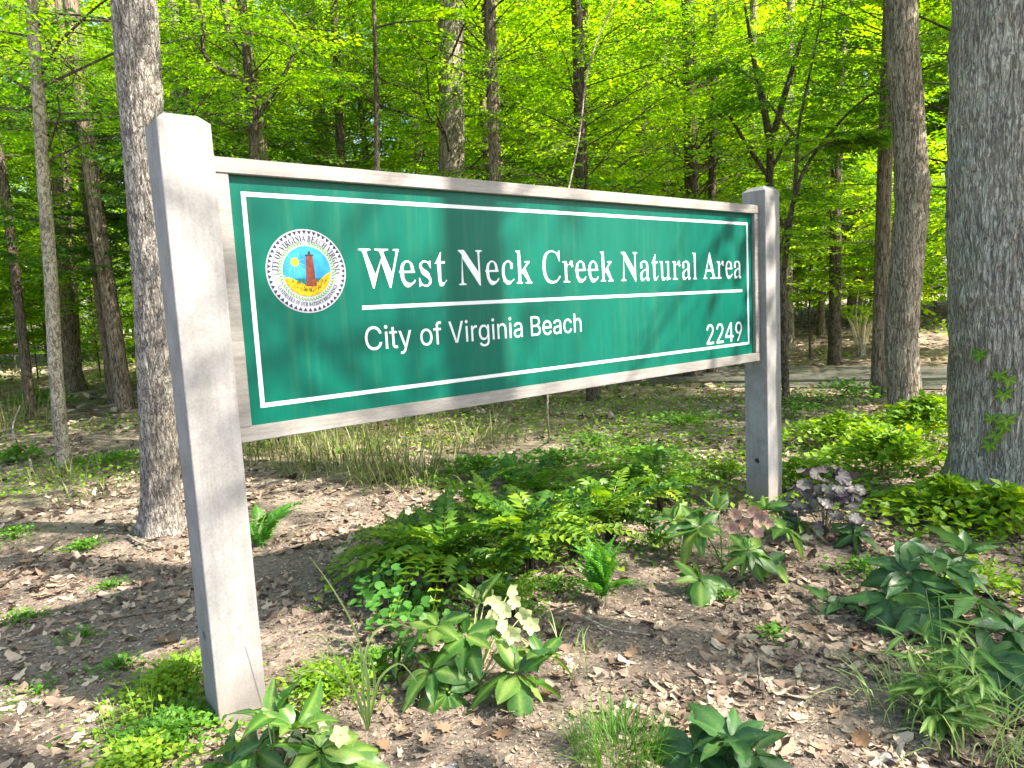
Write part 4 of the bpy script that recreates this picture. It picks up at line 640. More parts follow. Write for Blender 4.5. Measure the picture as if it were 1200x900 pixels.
t_ = tree([(596, 440), (590, 300), (584, 215), (580, 120), (574, 50), (570, 0)], .30, 'bark_bg', Y=16, label='forked trunk just right of the thick one behind the board', crown='mid0', top=13)
branch(t_, [(584, 250), (572, 190), (566, 120), (570, 60), (576, 20), (590, -30)], .13, .08, 16, mat='bark_bg')
tree([(683, 440), (682, 300), (680, 200), (680, 80), (682, 0)], .30, 'bark_dark', Y=14, label='straight dark trunk behind the board beside the long pale leaning vine', crown='near2', top=11)
tree([(812, 450), (811, 300), (810, 200), (808, 80), (806, 0)], .30, 'bark_dark', Y=14, label='straight dark trunk behind the right part of the board, the left of a close pair', crown='near3', top=11)
tree([(834, 450), (833, 300), (836, 150), (838, 0)], .17, 'bark_dark', Y=14.5, label='thinner dark trunk, the right of the close pair behind the board', crown='near0', top=10)
tree([(754, 440), (752, 300), (750, 180), (756, 60), (760, 0)], .32, 'bark_dark', Y=19, label='dark trunk in the leaves midway between the vine and the close pair', crown='mid1', top=13)
tree([(962, 402), (964, 300), (966, 220), (966, 100), (962, 0)], .22, 'bark_bg', label='thin straight trunk beyond the road, right of the dark forked tree', crown='mid2', top=13)
tree([(1002, 386), (1006, 300), (1006, 230), (1004, 120), (1000, 0)], .58, 'bark_bg', label='dark trunk beyond the road behind the splintered stump', crown='mid0', top=15)
tree([(1034, 372), (1034, 250), (1032, 100)], .5, 'bark_bg', label='faint far trunk between the splintered stump and the bent brown trunk', crown='mid1', top=15)
tree([(640, 440), (638, 260), (641, 150), (636, 60)], .22, 'bark_pale', Y=23, label='small pale forked trunk deep in the wood behind the board', crown='mid0', top=11)
tree([(495, 440), (493, 300), (490, 190), (488, 60)], .26, 'bark_bg', Y=20, label='grey trunk deep in the wood just left of the thick one behind the board', crown='mid1', top=13)
tree([(366, 440), (368, 260), (374, 120), (366, 40), (360, -20)], .2, 'bark_dark', Y=15, label='narrow dark trunk in the leaves above the seal end of the board', crown='near1', top=11)
tree([(405, 440), (404, 300), (400, 190), (395, 60)], .28, 'bark_bg', Y=18, label='brown trunk in the leaves above the first letter of the title', crown='near2', top=12)
# forked sapling right of the right post, and the forked tree left of it
t_ = tree([(921, 462), (919, 400), (918, 330), (926, 250)], .11, 'bark_dark', Y=9.6, label='dark many-branched sapling close behind the right sign post', top=2.2, flare=.1, nseg=10, group=GR)
for p_, w_ in (([(918, 330), (924, 260), (940, 200), (965, 165), (1000, 125), (1045, 95), (1110, 70)], .035), ([(921, 300), (932, 220), (935, 150), (948, 90), (957, 50), (966, -10)], .032), ([(917, 350), (912, 300), (925, 250), (932, 215)], .028), ([(935, 190), (955, 175), (990, 160), (1030, 150)], .02), ([(932, 160), (900, 120), (880, 90), (850, 70)], .02)):
    q_ = branch(t_, p_, w_, .008, 9.6 if w_ > .03 else 9.3); sprays_along(t_, q_, 12, leaf=.095, s=.85, seed=int(p_[0][0]+p_[1][0]+len(p_)), f0=.35)
t_ = tree([(903, 450), (902, 300), (902, 200), (903, 160)], .2, 'bark_dark', Y=12.4, label='dark tree splitting into a V above the right end of the board', top=4.4, flare=.1, group=GR)
for p_, w_ in (([(903, 170), (896, 130), (885, 80), (872, 0)], .07), ([(903, 170), (914, 130), (935, 60), (962, -20)], .065), ([(903, 200), (925, 160), (940, 145), (965, 135)], .035), ([(902, 210), (875, 170), (852, 130), (820, 100)], .04)):
    q_ = branch(t_, p_, w_, .02, 12.4); sprays_along(t_, q_, 10, leaf=.095, s=1.1, seed=int(p_[1][0]), f0=.2)
# dark slim pole with a level side branch, curved bough, leaning vine
t_ = tree([(441, 450), (440, 300), (442, 180), (441, 90), (438, 0)], .085, 'bark_dark', Y=9.5, label='very thin black pole tree with a level side branch behind the board', top=7, flare=.1, nseg=8, group=GR)
q_ = branch(t_, [(441, 32), (465, 26), (500, 24), (545, 22)], .014, .006, 9.5); sprays_along(t_, q_, 5, leaf=.08, s=.7, seed=91)
q_ = branch(t_, [(441, 120), (415, 100), (380, 95)], .013, .005, 9.5); sprays_along(t_, q_, 5, leaf=.08, s=.7, seed=92)
t_ = tree([(300, 460), (302, 330), (300, 220), (300, 130)], .13, 'bark_dark', Y=8.8, label='small tree right of the left post with a dark S-shaped bough against the leaves', top=4.3, flare=.1, nseg=10, group=GR)
q_ = branch(t_, [(300, 125), (285, 92), (262, 84), (240, 68), (236, 45), (240, 20), (228, -10)], .035, .02, 8.8); sprays_along(t_, q_, 10, leaf=.08, s=.9, seed=93, f0=.1)
q_ = branch(t_, [(300, 140), (320, 110), (340, 75), (352, 40), (330, 10)], .03, .012, 8.8); sprays_along(t_, q_, 9, leaf=.08, s=.9, seed=94, f0=.2)
q_ = branch(t_, [(236, 60), (220, 40), (200, 30)], .012, .005, 8.7); sprays_along(t_, q_, 4, leaf=.08, s=.7, seed=95)
vine = empty('leaning_vine', ground(642, 519), 0, 'long pale bare stem leaning up to the right behind the board', 'vine')
P = np.array([ground(642, 519), at(641, 500, 7.25), at(645, 440, 7.25), at(655, 330, 7.3), at(664, 240, 7.4), at(676, 165, 7.5), at(687, 95, 7.6), at(703, 40, 7.7), at(722, -5, 7.8), at(760, -90, 8)]); Q = resample(P, 40); Q[:, :2] += .02*np.sin(np.arange(40)*.6)[:, None]
V, F = tube(Q, np.linspace(.013, .008, 40), 6, rough=.1); Buf().add(V-np.array(vine.location), F).obj('stem', M['bark_pale'], vine, True)
# the splintered stump beyond the road, fallen pale branches, bent sticks
g0 = ground(1008, 418); st = empty('splintered_stump', g0, 0, 'pale splintered stump with upright shards beyond the road', 'stump'); b = Buf()
V, F = tube(np.array([[0, 0, -.1], [0, 0, .25], [-.05, 0, .5]]), [.14, .11, .12], 9, rough=.3, seed=4); b.add(V, F); b.obj('stump_base', M['bark_pale'], st)
M['splinter'] = simple('raw_splintered_wood', (.62, .52, .33), .7, .2, .3, 20)
for k in range(9):
    a = rnd(-1, 1); V, F = tube(np.array([[.1*a, rnd(-.06, .06), .3], [.25*a, rnd(-.1, .1), .75], [.5*a+.1, rnd(-.1, .1), rnd(.95, 1.7)]]), [.05, .035, .004], 4); Buf().add(V, F).obj('shard', M['splinter'], st)
def stick(pix, w, label, mat='bark_pale', z=.02, Y=None, cat='stick', name='fallen_stick'):
    pts = np.array([ground(*p_)+[0, 0, z+w] if not isinstance(p_, tuple) or len(p_) == 2 else ground(p_[0], p_[1])+[0, 0, p_[2]] for p_ in pix])
    o_ = pts[0].copy(); Q = resample(pts, 14); Q[:, 2] = np.maximum(Q[:, 2], height(Q[:, 0], Q[:, 1])+w*.8)
    V, F = tube(Q, np.linspace(w, w*.5, 14), 6, rough=.15, seed=int(pix[0][0])); o = Buf().add(V-o_, F).obj(name, M[mat], None, True, o_); tag(o, label, cat); return o
stick([(958, 366, .02), (948, 352, .5), (940, 345, 1.0)], .05, 'pale fallen branch propped among the trees beyond the road')
stick([(150, 632), (162, 640), (182, 648)], .012, 'short pale stick on the soil at the foot of the big furrowed trunk')
stick([(38, 556, .02), (36, 545, .12), (24, 560, .42), (20, 552, .52), (32, 540, .7)], .016, 'bent pale broken stick standing up at the left edge')
stick([(120, 733), (160, 726), (205, 720)], .006, 'straight thin stick lying on the bare soil left of the left post', 'bark_dark')
stick([(684, 728), (715, 744), (762, 750)], .006, 'thin pale forked twig on the litter right of the cream-flowered hellebore')
stick([(4, 690), (40, 662), (72, 633)], .006, 'long thin dark twig on the leaves at the left edge', 'bark_dark')
stick([(892, 812, .01), (890, 806, .05), (888, 800, .13)], .008, 'small upright brown twig stub in the soil right of the grass tuft', 'bark_mid')
stick([(815, 850), (900, 856), (980, 845), (1060, 824)], .003, 'long hair-thin dry stem lying on the litter in front of the narrow-leaved plant', 'bark_mid')
# ------------------------------------------------------------------ the rest of the wood: individual trees sharing a few meshes
trunks = []
for k, (mt, w_) in enumerate((('bark_bg', .34), ('bark_dark', .24), ('bark_mid', .42), ('bark_pale', .2), ('bark_bg', .26))):
    P = np.array([[0, 0, -.3], [.02, 0, .3], [rnd(-.15, .15), rnd(-.15, .15), 4], [rnd(-.4, .4), rnd(-.4, .4), 9], [rnd(-.6, .6), rnd(-.6, .6), 15]]); Q = resample(P, 24)
    V, F = tube(Q, w_/2*(1-.4*np.clip(Q[:, 2]/15, 0, 1))*(1+.4*np.exp(-np.maximum(Q[:, 2], 0)/.25)), 12, rough=.1, seed=k); trunks.append(Buf().add(V, F).mesh('woodland_trunk', M[mt], True))
taken = [(o.location.x, o.location.y) for o in bpy.data.objects if o.name.split('.')[0] == 'tree']
def bg_tree(x, y, crown, sc_=1., label=None, group=None, ti=None, cz=0., ez=None):
    z = float(height(x, y)); t = empty('tree', (x, y, z), float(rnd(0, 6.28)), label, 'tree', group)
    tk = link('trunk', trunks[int(rng.choice([0, 1, 1, 2, 4, 0, 3])) if ti is None else ti], t); tk.scale = (sc_, sc_, 1)
    lm, wm = C[crown]
    for nme, me in (('crown', lm), ('limbs', wm)):
        o = link(nme, me, t, (0, 0, cz)); s_ = float(rnd(.85, 1.2))*sc_ if nme == 'crown' else o_s; o_s = s_; o.scale = (s_, s_, s_ if ez is None else ez)
    taken.append((x, y)); return t
n_ = 0; tries = 0
while n_ < 34 and tries < 4000:      # the near thicket
    tries += 1; r_ = rnd(10.5, 20); a = math.radians(rnd(-48, 50)); x, y = r_*math.sin(a), r_*math.cos(a)
    if x > 7.5 or (x < -7 and y > 14): continue
    if float(road_dist(x, y)) < 2.4 or min((x-u)**2+(y-v)**2 for u, v in taken) < 2.2**2: continue
    if a < -.42 and r_ < 15: continue
    bg_tree(x, y, 'near%d' % rng.integers(0, 5), float(rnd(.75, 1.1)), 'leafy young tree among others of its kind in the bright green thicket behind the sign', 'young trees of the thicket', int(rng.choice([0, 1, 1, 2, 4])), cz=float(rnd(-.1, .5))+(.5 if a < -.42 else 0)); n_ += 1
n_ = 0
while n_ < 74 and tries < 9000:
    tries += 1; r_ = rnd(17, 52); a = math.radians(rnd(-52, 52)); x, y = r_*math.sin(a), r_*math.cos(a)
    if (x > 9 and y < 22) or (-24 < x < -3 and 18 < y < 31): continue
    if float(road_dist(x, y)) < 2.6 or min((x-u)**2+(y-v)**2 for u, v in taken) < 2.8**2: continue
    bg_tree(x, y, 'mid%d' % rng.integers(0, 3), float(rnd(.9, 1.5)), 'distant woodland tree, one of many alike, deep in the forest', 'distant woodland trees', cz=float(rnd(0, .7)), ez=float(np.clip((.42*r_+2)/11*rnd(.8, 1.15), .8, 2))); n_ += 1
n_ = 0; tries = 0
while n_ < 15 and tries < 4000:      # slender straight trunks whose leaves start higher up
    tries += 1; r_ = rnd(9.5, 19); a = math.radians(rnd(-44, 46)); x, y = r_*math.sin(a), r_*math.cos(a)
    if x > 8 or (a < -.42 and r_ < 15) or .06 < a < .3 and r_ < 13 or float(road_dist(x, y)) < 2.3 or min((x-u)**2+(y-v)**2 for u, v in taken) < 1.2**2: continue
    t_ = bg_tree(x, y, 'near%d' % rng.integers(0, 5), float(rnd(.45, .7)), 'slender dark trunk, one of many alike, among the leaves behind the sign', 'slender trunks behind the sign', int(rng.choice([0, 1, 1, 2])), cz=3.2); n_ += 1
n_ = 0; tries = 0
while n_ < 60 and tries < 6000:
    tries += 1; r_ = rnd(15.5, 44); a = math.radians(rnd(-50, 52)); x, y = r_*math.sin(a), r_*math.cos(a)
    if float(road_dist(x, y)) < 3.0 or min((x-u)**2+(y-v)**2 for u, v in taken) < 1.3**2: continue
    z = float(height(x, y)); t = empty('sapling', (x, y, z), float(rnd(0, 6.28)), 'low leafy sapling, one of many alike, between the trunks of the wood', 'sapling', 'saplings between the trunks'); tk = link('trunk', trunks[1], t); s_ = float(rnd(.8, 1.3)); tk.scale = (.22, .22, .25*s_)
    lm, wm = C['low%d' % rng.integers(0, 3)]
    for nme, me in (('crown', lm), ('limbs', wm)): link(nme, me, t).scale = (s_,)*3
    taken.append((x, y)); n_ += 1
# unseen high crowned trees; those after the big trunk added to break up sunlight
for k, (x, y, c_, sc_, cz, lb) in enumerate(((5.6, 1.2, 'shade0', 1., .6, 'big trunk just beyond the right edge whose shadow falls across the middle of the board'), (10.5, -2.6, 'shade1', 1., 1., 'unseen tall tree added behind the camera to the right to dapple the sun'), (10.2, 7.6, 'shade1', 1., 1., 'unseen tall tree added past the thickest trunk to dapple the sun'), (11.5, 9.8, 'high2', 1.1, 0, 'unseen tall tree added beyond the right edge to shade the road'), (13.5, -2.5, 'high1', 1.2, 0, 'farthest unseen tree added beyond the right edge to dapple the sun'))):
    t_ = bg_tree(x, y, c_, 1., lb, None, 2, cz=cz); t_.children[0].scale = (1.9, 1.9, 1) if k == 0 else (1, 1, 1)
# ------------------------------------------------------------------ far-off wood that reads as one mass
b = Buf(); n = 52000; r_ = rnd(48, 62, n); a = np.radians(rnd(-64, 64, n)); z = rnd(0, 1, n)**1.25*27; x, y = r_*np.sin(a), r_*np.cos(a)
k = fbm(x*.22, y*.22, z*.22, 3, 8) > .39; x, y, z = x[k], y[k], z[k]; n = len(x)
D = norm(rng.normal(0, 1, (n, 3))*[1, 1, .5]); N = rng.normal(0, .6, (n, 3))+[0, 0, 1]
add_leaves(b, np.c_[x, y, z], D, N, rnd(.35, .75, n), rnd(.3, .6, n), False, .1, np.clip(fbm(x*.5, y*.5, z*.5, 2, 4)*1.1-.05+rng.normal(0, .15, n), 0, 1))
tag(b.obj('distant_woods', M['leaf_far']), 'mass of far-off foliage closing the view between the trunks', 'woods', kind='stuff')
# ------------------------------------------------------------------ low growth
def clump(name, px, py, n, rad, hgt, mat, leaf, label, cat='plant', group=None, flat_=.6, ratio=.7, four=False, ell=1., base=None, tintb=.5, stems=True):
    g0 = ground(px, py) if base is None else np.array(base); g0[2] = float(height(g0[0], g0[1])); root = empty(name, g0, 0, label, cat, group)
    u = np.minimum(np.abs(rng.normal(0, .5, n)), 1.6); a = rnd(0, 6.283, n); u = u*(.75+.5*vnoise(np.cos(a)*1.7+px, np.sin(a)*1.7+py, 0, 7)); x, y = u*rad*np.cos(a), u*rad*ell*np.sin(a); lump = .55+.9*(fbm(x*9/rad*.2+px, y*9/rad*.2, 0, 2, 3)-.2)
    z = hgt*lump*np.exp(-u**2*1.3)*rnd(.3, 1, n)**.8; zg = height(g0[0]+x, g0[1]+y)-g0[2]; z = z+zg+.005
    D = np.c_[np.cos(a+rnd(-1.2, 1.2, n)), np.sin(a+rnd(-1.2, 1.2, n)), rng.normal(.1, .3, n)]; N = np.c_[rng.normal(0, flat_, (n, 2)), np.ones(n)]
    b = Buf(); add_leaves(b, np.c_[x, y, z], D, N, leaf*rnd(.65, 1.25, n), leaf*ratio*rnd(.65, 1.25, n), four, .12, np.clip(tintb+rng.normal(0, .2, n)+(lump-.6)*.3, 0, 1)); tag(b.obj('leaves', M[mat], root), kind='stuff')
    if stems:
        b = Buf()
        for q in rng.choice(n, min(n, 60), replace=False): V, F = tube(np.array([[x[q]*.6, y[q]*.6, zg[q]], [x[q], y[q], z[q]]]), [.0025, .0015], 3); b.add(V, F)
        tag(b.obj('stems', M[mat], root), kind='stuff')
    return root
# lime leafy growth right of the right post
for k, (px, py, n, r_, h_, lf, lb) in enumerate((
    (1040, 560, 1500, .62, .62, .075, 'bright green leafy patch between the right post and the thickest trunk'),
    (1110, 610, 1100, .55, .36, .075, 'yellow-green ground cover at the foot of the thickest trunk'),
    (1175, 622, 900, .5, .34, .075, 'yellow-green ground cover at the right edge below the thick trunk'),
    (1085, 520, 1300, .7, .75, .08, 'light green bushy growth in front of the bent brown trunk'),
    (950, 575, 800, .4, .36, .06, 'green leafy patch directly right of the foot of the right post'),
    (985, 525, 1100, .8, .5, .07, 'low green growth behind the purple-leaved plant'),
    (850, 560, 380, .45, .2, .05, 'sparse yellow-green seedlings left of the right post'),
    (1150, 690, 420, .4, .16, .04, 'fine pale green seedlings right of the dark hellebore'))):
    clump('ground_cover', px, py, n, r_, h_, 'lime', lf, lb, tintb=.55)
for k, (px, py, n, r_, h_, lf, lb) in enumerate((
    (100, 645, 170, .2, .1, .035, 'small bright weed clump on the bare soil left of the big furrowed trunk'),
    (18, 632, 200, .28, .12, .035, 'grassy weed clump at the left edge of the bare soil'),
    (128, 690, 100, .18, .05, .025, 'thin weeds scattered on the bare soil below the bright weed clump'),
    (95, 748, 60, .12, .04, .03, 'small round-leaved weeds in the middle of the bare soil'),
    (140, 785, 80, .13, .06, .032, 'dark green weed rosette on the bare soil left of the chickweed'),
    (25, 728, 110, .2, .04, .03, 'flat weed mat at the left edge of the bare soil'),
    (45, 815, 120, .25, .03, .02, 'fine seedlings near the lower left corner'),
    (135, 540, 500, .9, .1, .06, 'low green weeds between the slender pale tree and the big furrowed trunk'),
    (20, 540, 300, .5, .25, .07, 'dark leafy weeds at the left edge beside the bent stick'),
    (45, 478, 350, .9, .5, .1, 'bright leafy seedlings behind the slender pale tree'),
    (990, 475, 350, 1., .5, .08, 'leafy saplings in the shade beside the road'),
    (930, 490, 260, .7, .35, .07, 'dim green saplings behind the right post'),
    (800, 500, 600, 1.1, .2, .06, 'dim green weeds beneath the right half of the board'),
    (700, 525, 500, .9, .16, .05, 'green weeds beneath the middle of the board'),
    (905, 745, 60, .14, .04, .03, 'pale green seedlings on the litter right of the pink-flowered hellebore'),
    (850, 700, 40, .1, .05, .035, 'small bright sprigs in front of the pink-flowered hellebore'),
    (600, 705, 260, .22, .14, .035, 'leafy seedlings behind the cream flowers'),
    (505, 715, 260, .2, .14, .03, 'dark leafy seedlings between the round-leaved shrublet and the big hellebore'),
    (655, 690, 160, .2, .1, .03, 'small weeds in the litter left of the upright fern'),
    (770, 640, 260, .3, .12, .035, 'low green weeds between the upright fern and the pink-flowered hellebore'),
    (560, 560, 700, .8, .25, .06, 'dim weeds behind the shaded fronds under the board'),
    (650, 555, 700, .8, .25, .06, 'dim leafy weeds at the back of the bed below the board middle'),
    (760, 545, 700, .8, .22, .06, 'weeds in the shade left of the right post'),
    (310, 500, 500, 1.2, .25, .07, 'green weeds behind the dry grass under the left end of the board'),
    (1010, 670, 200, .25, .08, .035, 'pale seedlings left of the dark bluish hellebore'),
    (440, 790, 220, .2, .1, .028, 'yellow-green weeds right of the left post under the strap leaves'))):
    clump('weed_clump', px, py, n, r_, h_, 'weed', lf, lb, group=None)
clump('chickweed', 205, 812, 1200, .28, .13, 'lime', .03, 'yellow-green chickweed mound along the left side of the left post', tintb=.62, ell=1.3)
clump('chickweed', 200, 868, 1000, .26, .1, 'weed', .032, 'darker green chickweed mound at the very foot of the left post', tintb=.5)
clump('chickweed', 165, 905, 700, .2, .13, 'lime', .03, 'pale chickweed fringe at the bottom edge left of the left post', tintb=.7)
clump('chickweed', 385, 812, 900, .24, .12, 'lime', .03, 'yellow-green chickweed mound right of the left post', tintb=.6)
b = Buf()        # low plants all over the forest floor: uncountable
x, y = polar(30000, 5.2, 14, 1.1, 60); k = (fbm(x*.55, y*.55, 0, 3, 61) > .41-.03*(x > 0)) & (road_dist(x, y) > 1.9) & ~((x < -1.6) & (np.hypot(x, y) < 7.5)); x, y = x[k], y[k]; n = len(x); z = height(x, y)+rnd(.01, .12, n)
D = np.c_[rng.normal(0, 1, (n, 2)), rng.normal(.1, .3, n)]; N = np.c_[rng.normal(0, .5, (n, 2)), np.ones(n)]; add_leaves(b, np.c_[x, y, z], D, N, rnd(.03, .075, n), rnd(.02, .05, n), False)
x, y = polar(30000, 13, 48, 1.0, 60); k = (fbm(x*.2, y*.2, 0, 3, 31) > .43) & (road_dist(x, y) > 2); x, y = x[k], y[k]; n = len(x); z = height(x, y)+rnd(.01, .3, n)
D = np.c_[rng.normal(0, 1, (n, 2)), rng.normal(.3, .5, n)]; N = np.c_[rng.normal(0, .6, (n, 2)), np.ones(n)]; add_leaves(b, np.c_[x, y, z], D, N, rnd(.08, .22, n), rnd(.05, .13, n), False, tint=np.clip(rng.normal(.7, .2, n), 0, 1))
tag(b.obj('forest_undergrowth', M['lime']), 'low green seedlings over the shaded forest floor behind the sign', 'undergrowth', kind='stuff')
def blades(b, P, L, w, lean, az=None, tint=None, seg=4, droop=1.):
    """curved tapering grass blades"""
    n = len(P); a = rnd(0, 6.283, n) if az is None else az; t = np.linspace(0, 1, seg+1); d = np.c_[np.cos(a), np.sin(a)]; s_ = np.c_[-np.sin(a), np.cos(a), 0*a]
    hx = lean[:, None]*L[:, None]*t[None]**1.6; hz = L[:, None]*(t[None]*np.sqrt(np.clip(1-lean[:, None]**2*.5, .1, 1)) - droop*lean[:, None]**2*t[None]**3*.75)
    c_ = P[:, None] + np.concatenate([d[:, None]*hx[..., None], hz[..., None]], -1); wd = (w[:, None]*np.array([.8, 1, .85, .55, .06])[None, :seg+1] if seg == 4 else w[:, None]*np.interp(t, [0, .3, .7, 1], [.7, 1, .8, .05])[None])/2
    V = np.stack([c_-s_[:, None]*wd[..., None], c_+s_[:, None]*wd[..., None]], 2).reshape(n, -1, 3); m = V.shape[1]
    F = np.array([[2*q, 2*q+1, 2*q+3, 2*q+2] for q in range(seg)]); tt = rng.random(n) if tint is None else tint
    b.add(V.reshape(-1, 3), (np.arange(n)[:, None, None]*m+F[None]).reshape(-1, 4), np.repeat(tt, m))
def tuft(name, px, py, n, rad, L, w, mat, label, lean=(.2, .9), ell=1., base=None, cat='grass tuft', seg=4, droop=1., tint=None):
    g0 = ground(px, py) if base is None else np.array(base, float); g0[2] = float(height(g0[0], g0[1])); b = Buf(); a = rnd(0, 6.283, n); u = np.sqrt(rnd(0, 1, n))*rad
    P = np.c_[u*np.cos(a), u*ell*np.sin(a), np.zeros(n)]; P[:, 2] = height(g0[0]+P[:, 0], g0[1]+P[:, 1])-g0[2]; blades(b, P, rnd(L*.55, L*1.1, n), rnd(w*.6, w, n), rnd(*lean, n), a+rng.normal(0, .7, n), tint, seg, droop)
    return tag(b.obj(name, M[mat], None, False, g0), label, cat)
tuft('grass_tuft', 724, 892, 330, .16, .2, .0045, 'grass', 'bright green grass tuft at the bottom edge between the two hellebores')
for px, py, n_b, L_, lb in ((1060, 830, 45, .3, 'wispy pale grass left of the narrow-leaved plant'), (1130, 870, 60, .3, 'wispy pale grass under the narrow-leaved plant'), (1185, 860, 60, .32, 'wispy pale grass at the lower right corner'), (1100, 800, 40, .34, 'thin pale blades among the narrow leaves'), (665, 780, 16, .3, 'few arching pale blades right of the big hellebore')):
    tuft('pale_grass', px, py, n_b, .16, L_, .007, 'paleblade', lb, (.4, 1.1))
for px, py, n_b, lb in ((225, 800, 160, 'thin bright grass growing through the chickweed beside the left post'), (175, 850, 160, 'thin pale grass in the lower chickweed'), (400, 800, 120, 'thin grass blades in the chickweed right of the left post')):
    tuft('grass_tuft', px, py, n_b, .2, .16, .004, 'lime', lb, (.3, 1.))
for k, (px, py, n, rad, L, lb) in enumerate(((330, 530, 420, .8, .5, 'pale dry grass clump under the left end of the board'), (400, 545, 480, .7, .5, 'pale dry grass clump under the board below the subtitle'), (480, 560, 480, .6, .45, 'pale dry grass clump left of the arching evergreen fronds'), (430, 510, 500, 1., .5, 'green and straw grass clump behind the dry clumps under the board'), (550, 520, 300, .7, .35, 'thin dry grass beneath the middle of the board'),
    (10, 500, 420, .8, .85, 'tall tangled straw-coloured grass at the left edge'), (40, 470, 300, .7, .6, 'dry grass behind the slender pale tree'), (75, 560, 90, .35, .3, 'sparse pale blades around the foot of the slender pale tree'), (110, 585, 40, .3, .25, 'few pale dry blades in the litter left of the big furrowed trunk'))):
    tuft('dry_grass', px, py, int(n*.8), rad, L, .012, 'drygrass', lb, (.3, 1.05), tint=np.clip(rng.normal(.42, .27, int(n*.8)), 0, 1))
# ------------------------------------------------------------------ garden plants, leaf by leaf
def blade_mesh(name, L, Wd, mat, nl=7, droop=.25, fold=.15, seed=0, wav=.02, point=1.):
    """one broad leaf along +x: two rows of quads either side of the midrib"""
    r = np.random.default_rng(seed); t = np.linspace(0, 1, nl); w = Wd/2*np.sin(np.pi*t**.85)**.8*(1-.25*t*point)*r.uniform(.9, 1.08, nl); w[0] = .0015; w[-1] = .0005
    z = -droop*L*t**2; V = []
    for k in range(nl):
        for s_ in (-1, -.55, 0, .55, 1): V.append((t[k]*L, w[k]*s_, z[k]+fold*w[k]*abs(s_)+r.normal(0, wav)*w[k]*(abs(s_) > .9)*4))
    V = np.array(V); i = np.arange(nl-1)[:, None]*5; j = np.arange(4)[None]; F = np.stack([i+j, i+5+j, i+5+j+1, i+j+1], -1).reshape(-1, 4)
    ti = np.where(np.arange(len(V)) % 5 == 2, .95, .35)
    return Buf().add(V, F, ti).mesh(name, mat, True)
def place(name, me, parent, o, D, N, s=1.):
    D = norm(np.array(D, float)); N = np.array(N, float); Yv = norm(np.cross(N, D)); Zv = np.cross(D, Yv); ob = link(name, me, parent)
    ob.matrix_local = Matrix(((D[0]*s, Yv[0]*s, Zv[0]*s, o[0]), (D[1]*s, Yv[1]*s, Zv[1]*s, o[1]), (D[2]*s, Yv[2]*s, Zv[2]*s, o[2]), (0, 0, 0, 1))); return ob
def stem(parent, P, r0, r1, mat, name='stem', n=5): V, F = tube(resample(np.array(P, float), 8), np.linspace(r0, r1, 8), n); return Buf().add(V, F, .6).obj(name, M[mat], parent, True)
HL = {m_: [blade_mesh('broad_leaf', 1., w_, M[m_], 9, d_, f_, k, .05) for k, (w_, d_, f_) in enumerate(((.56, .35, .2), (.48, .1, .4), (.58, .7, .1), (.42, .22, .3), (.5, .9, .25), (.6, .25, -.1)))] for m_ in ('hellebore', 'hellebore_dark')}
def whorl(root, o, n, L, mat='hellebore', tilt=.25, ax=(0, 0, 1), spread=6.283, a0=0., seed=0):
    r = np.random.default_rng(seed+17); ax = norm(np.array(ax, float)); u = norm(np.cross(ax, [.3, 1, .2])); v = np.cross(ax, u)
    n = int(n*1.55)
    for k in range(n):
        a = a0+spread*(k+r.uniform(-.3, .3))/n; t_ = r.uniform(tilt-.3, tilt+.3); D = (u*math.cos(a)+v*math.sin(a))*math.cos(t_)+ax*math.sin(t_); N = norm(ax*math.cos(t_)-(u*math.cos(a)+v*math.sin(a))*math.sin(t_)+r.normal(0, .38, 3))
        place('leaf', HL[mat][r.integers(0, 6)], root, np.array(o)+D*.01, D, N, L*r.uniform(.75, 1.4))
def flower_mesh(mat, seed=0, cup=.45):
    b = Buf()
    for k in range(5):
        a = k*2*math.pi/5; t = np.linspace(0, 1, 5); w = .8*np.sin(np.pi*t**.75)**.6+.02
        P = np.array([[q, s_*ww*.5, cup*q**1.8+.12*abs(s_)*ww] for q, ww in zip(t, w) for s_ in (-1, 0, 1)]); i = np.arange(4)[:, None]*3; j = np.arange(2)[None]
        b.add(P@rz(a).T*.5, np.stack([i+j, i+3+j, i+3+j+1, i+j+1], -1).reshape(-1, 4), .3+.12*k)
    n = 16; a = rnd(0, 6.28, n); add_leaves(b, np.zeros((n, 3)), np.c_[np.cos(a)*.5, np.sin(a)*.5, np.ones(n)], np.c_[np.cos(a), np.sin(a), np.zeros(n)], .16, .03, False, tint=np.full(n, .9)); return b.mesh('flower', M[mat], True)
FM = {m_: flower_mesh(m_) for m_ in ('petal', 'pinkpetal')}
def local(px, py, z, root):
    """the point above the pixel's ground ray at height z, relative to root"""
    r = ray(px, py); p = np.array([0, 0, CAMH]) + r*((z-CAMH)/r[2]); return p-np.array(root.location)
def hellebore(px, py, label, heads, flowers=(), mat='hellebore', fm='petal', fs=.055, group=None, bl=()):
    g0 = ground(px, py); root = empty('hellebore', g0, 0, label, 'hellebore', group)
    for k, (hx, hy, hz, n, L, ti, ax) in enumerate(heads):
        o = local(hx, hy, hz, root); stem(root, [(rnd(-.02, .02), rnd(-.02, .02), 0), o*.5+[0, 0, .03], o], .005, .0035, mat); whorl(root, o, n, L, mat, ti, ax, seed=px+k*13, a0=k*1.1)
    for k, (hx, hy, hz) in enumerate(flowers):
        o = local(hx, hy, hz, root); stem(root, [o*.3, o*.7+[0, 0, .03], o+[0, 0, .01], o], .003, .002, 'petal', 'flower_stalk', 4); D = norm(np.array([rnd(-.7, .7), -1+rnd(-.2, .4), rnd(-.2, .7)])); place('flower', FM[fm], root, o, norm(np.cross(D, [0, 0, 1])), D, fs*1.6*float(rnd(.8, 1.15)))
    return root
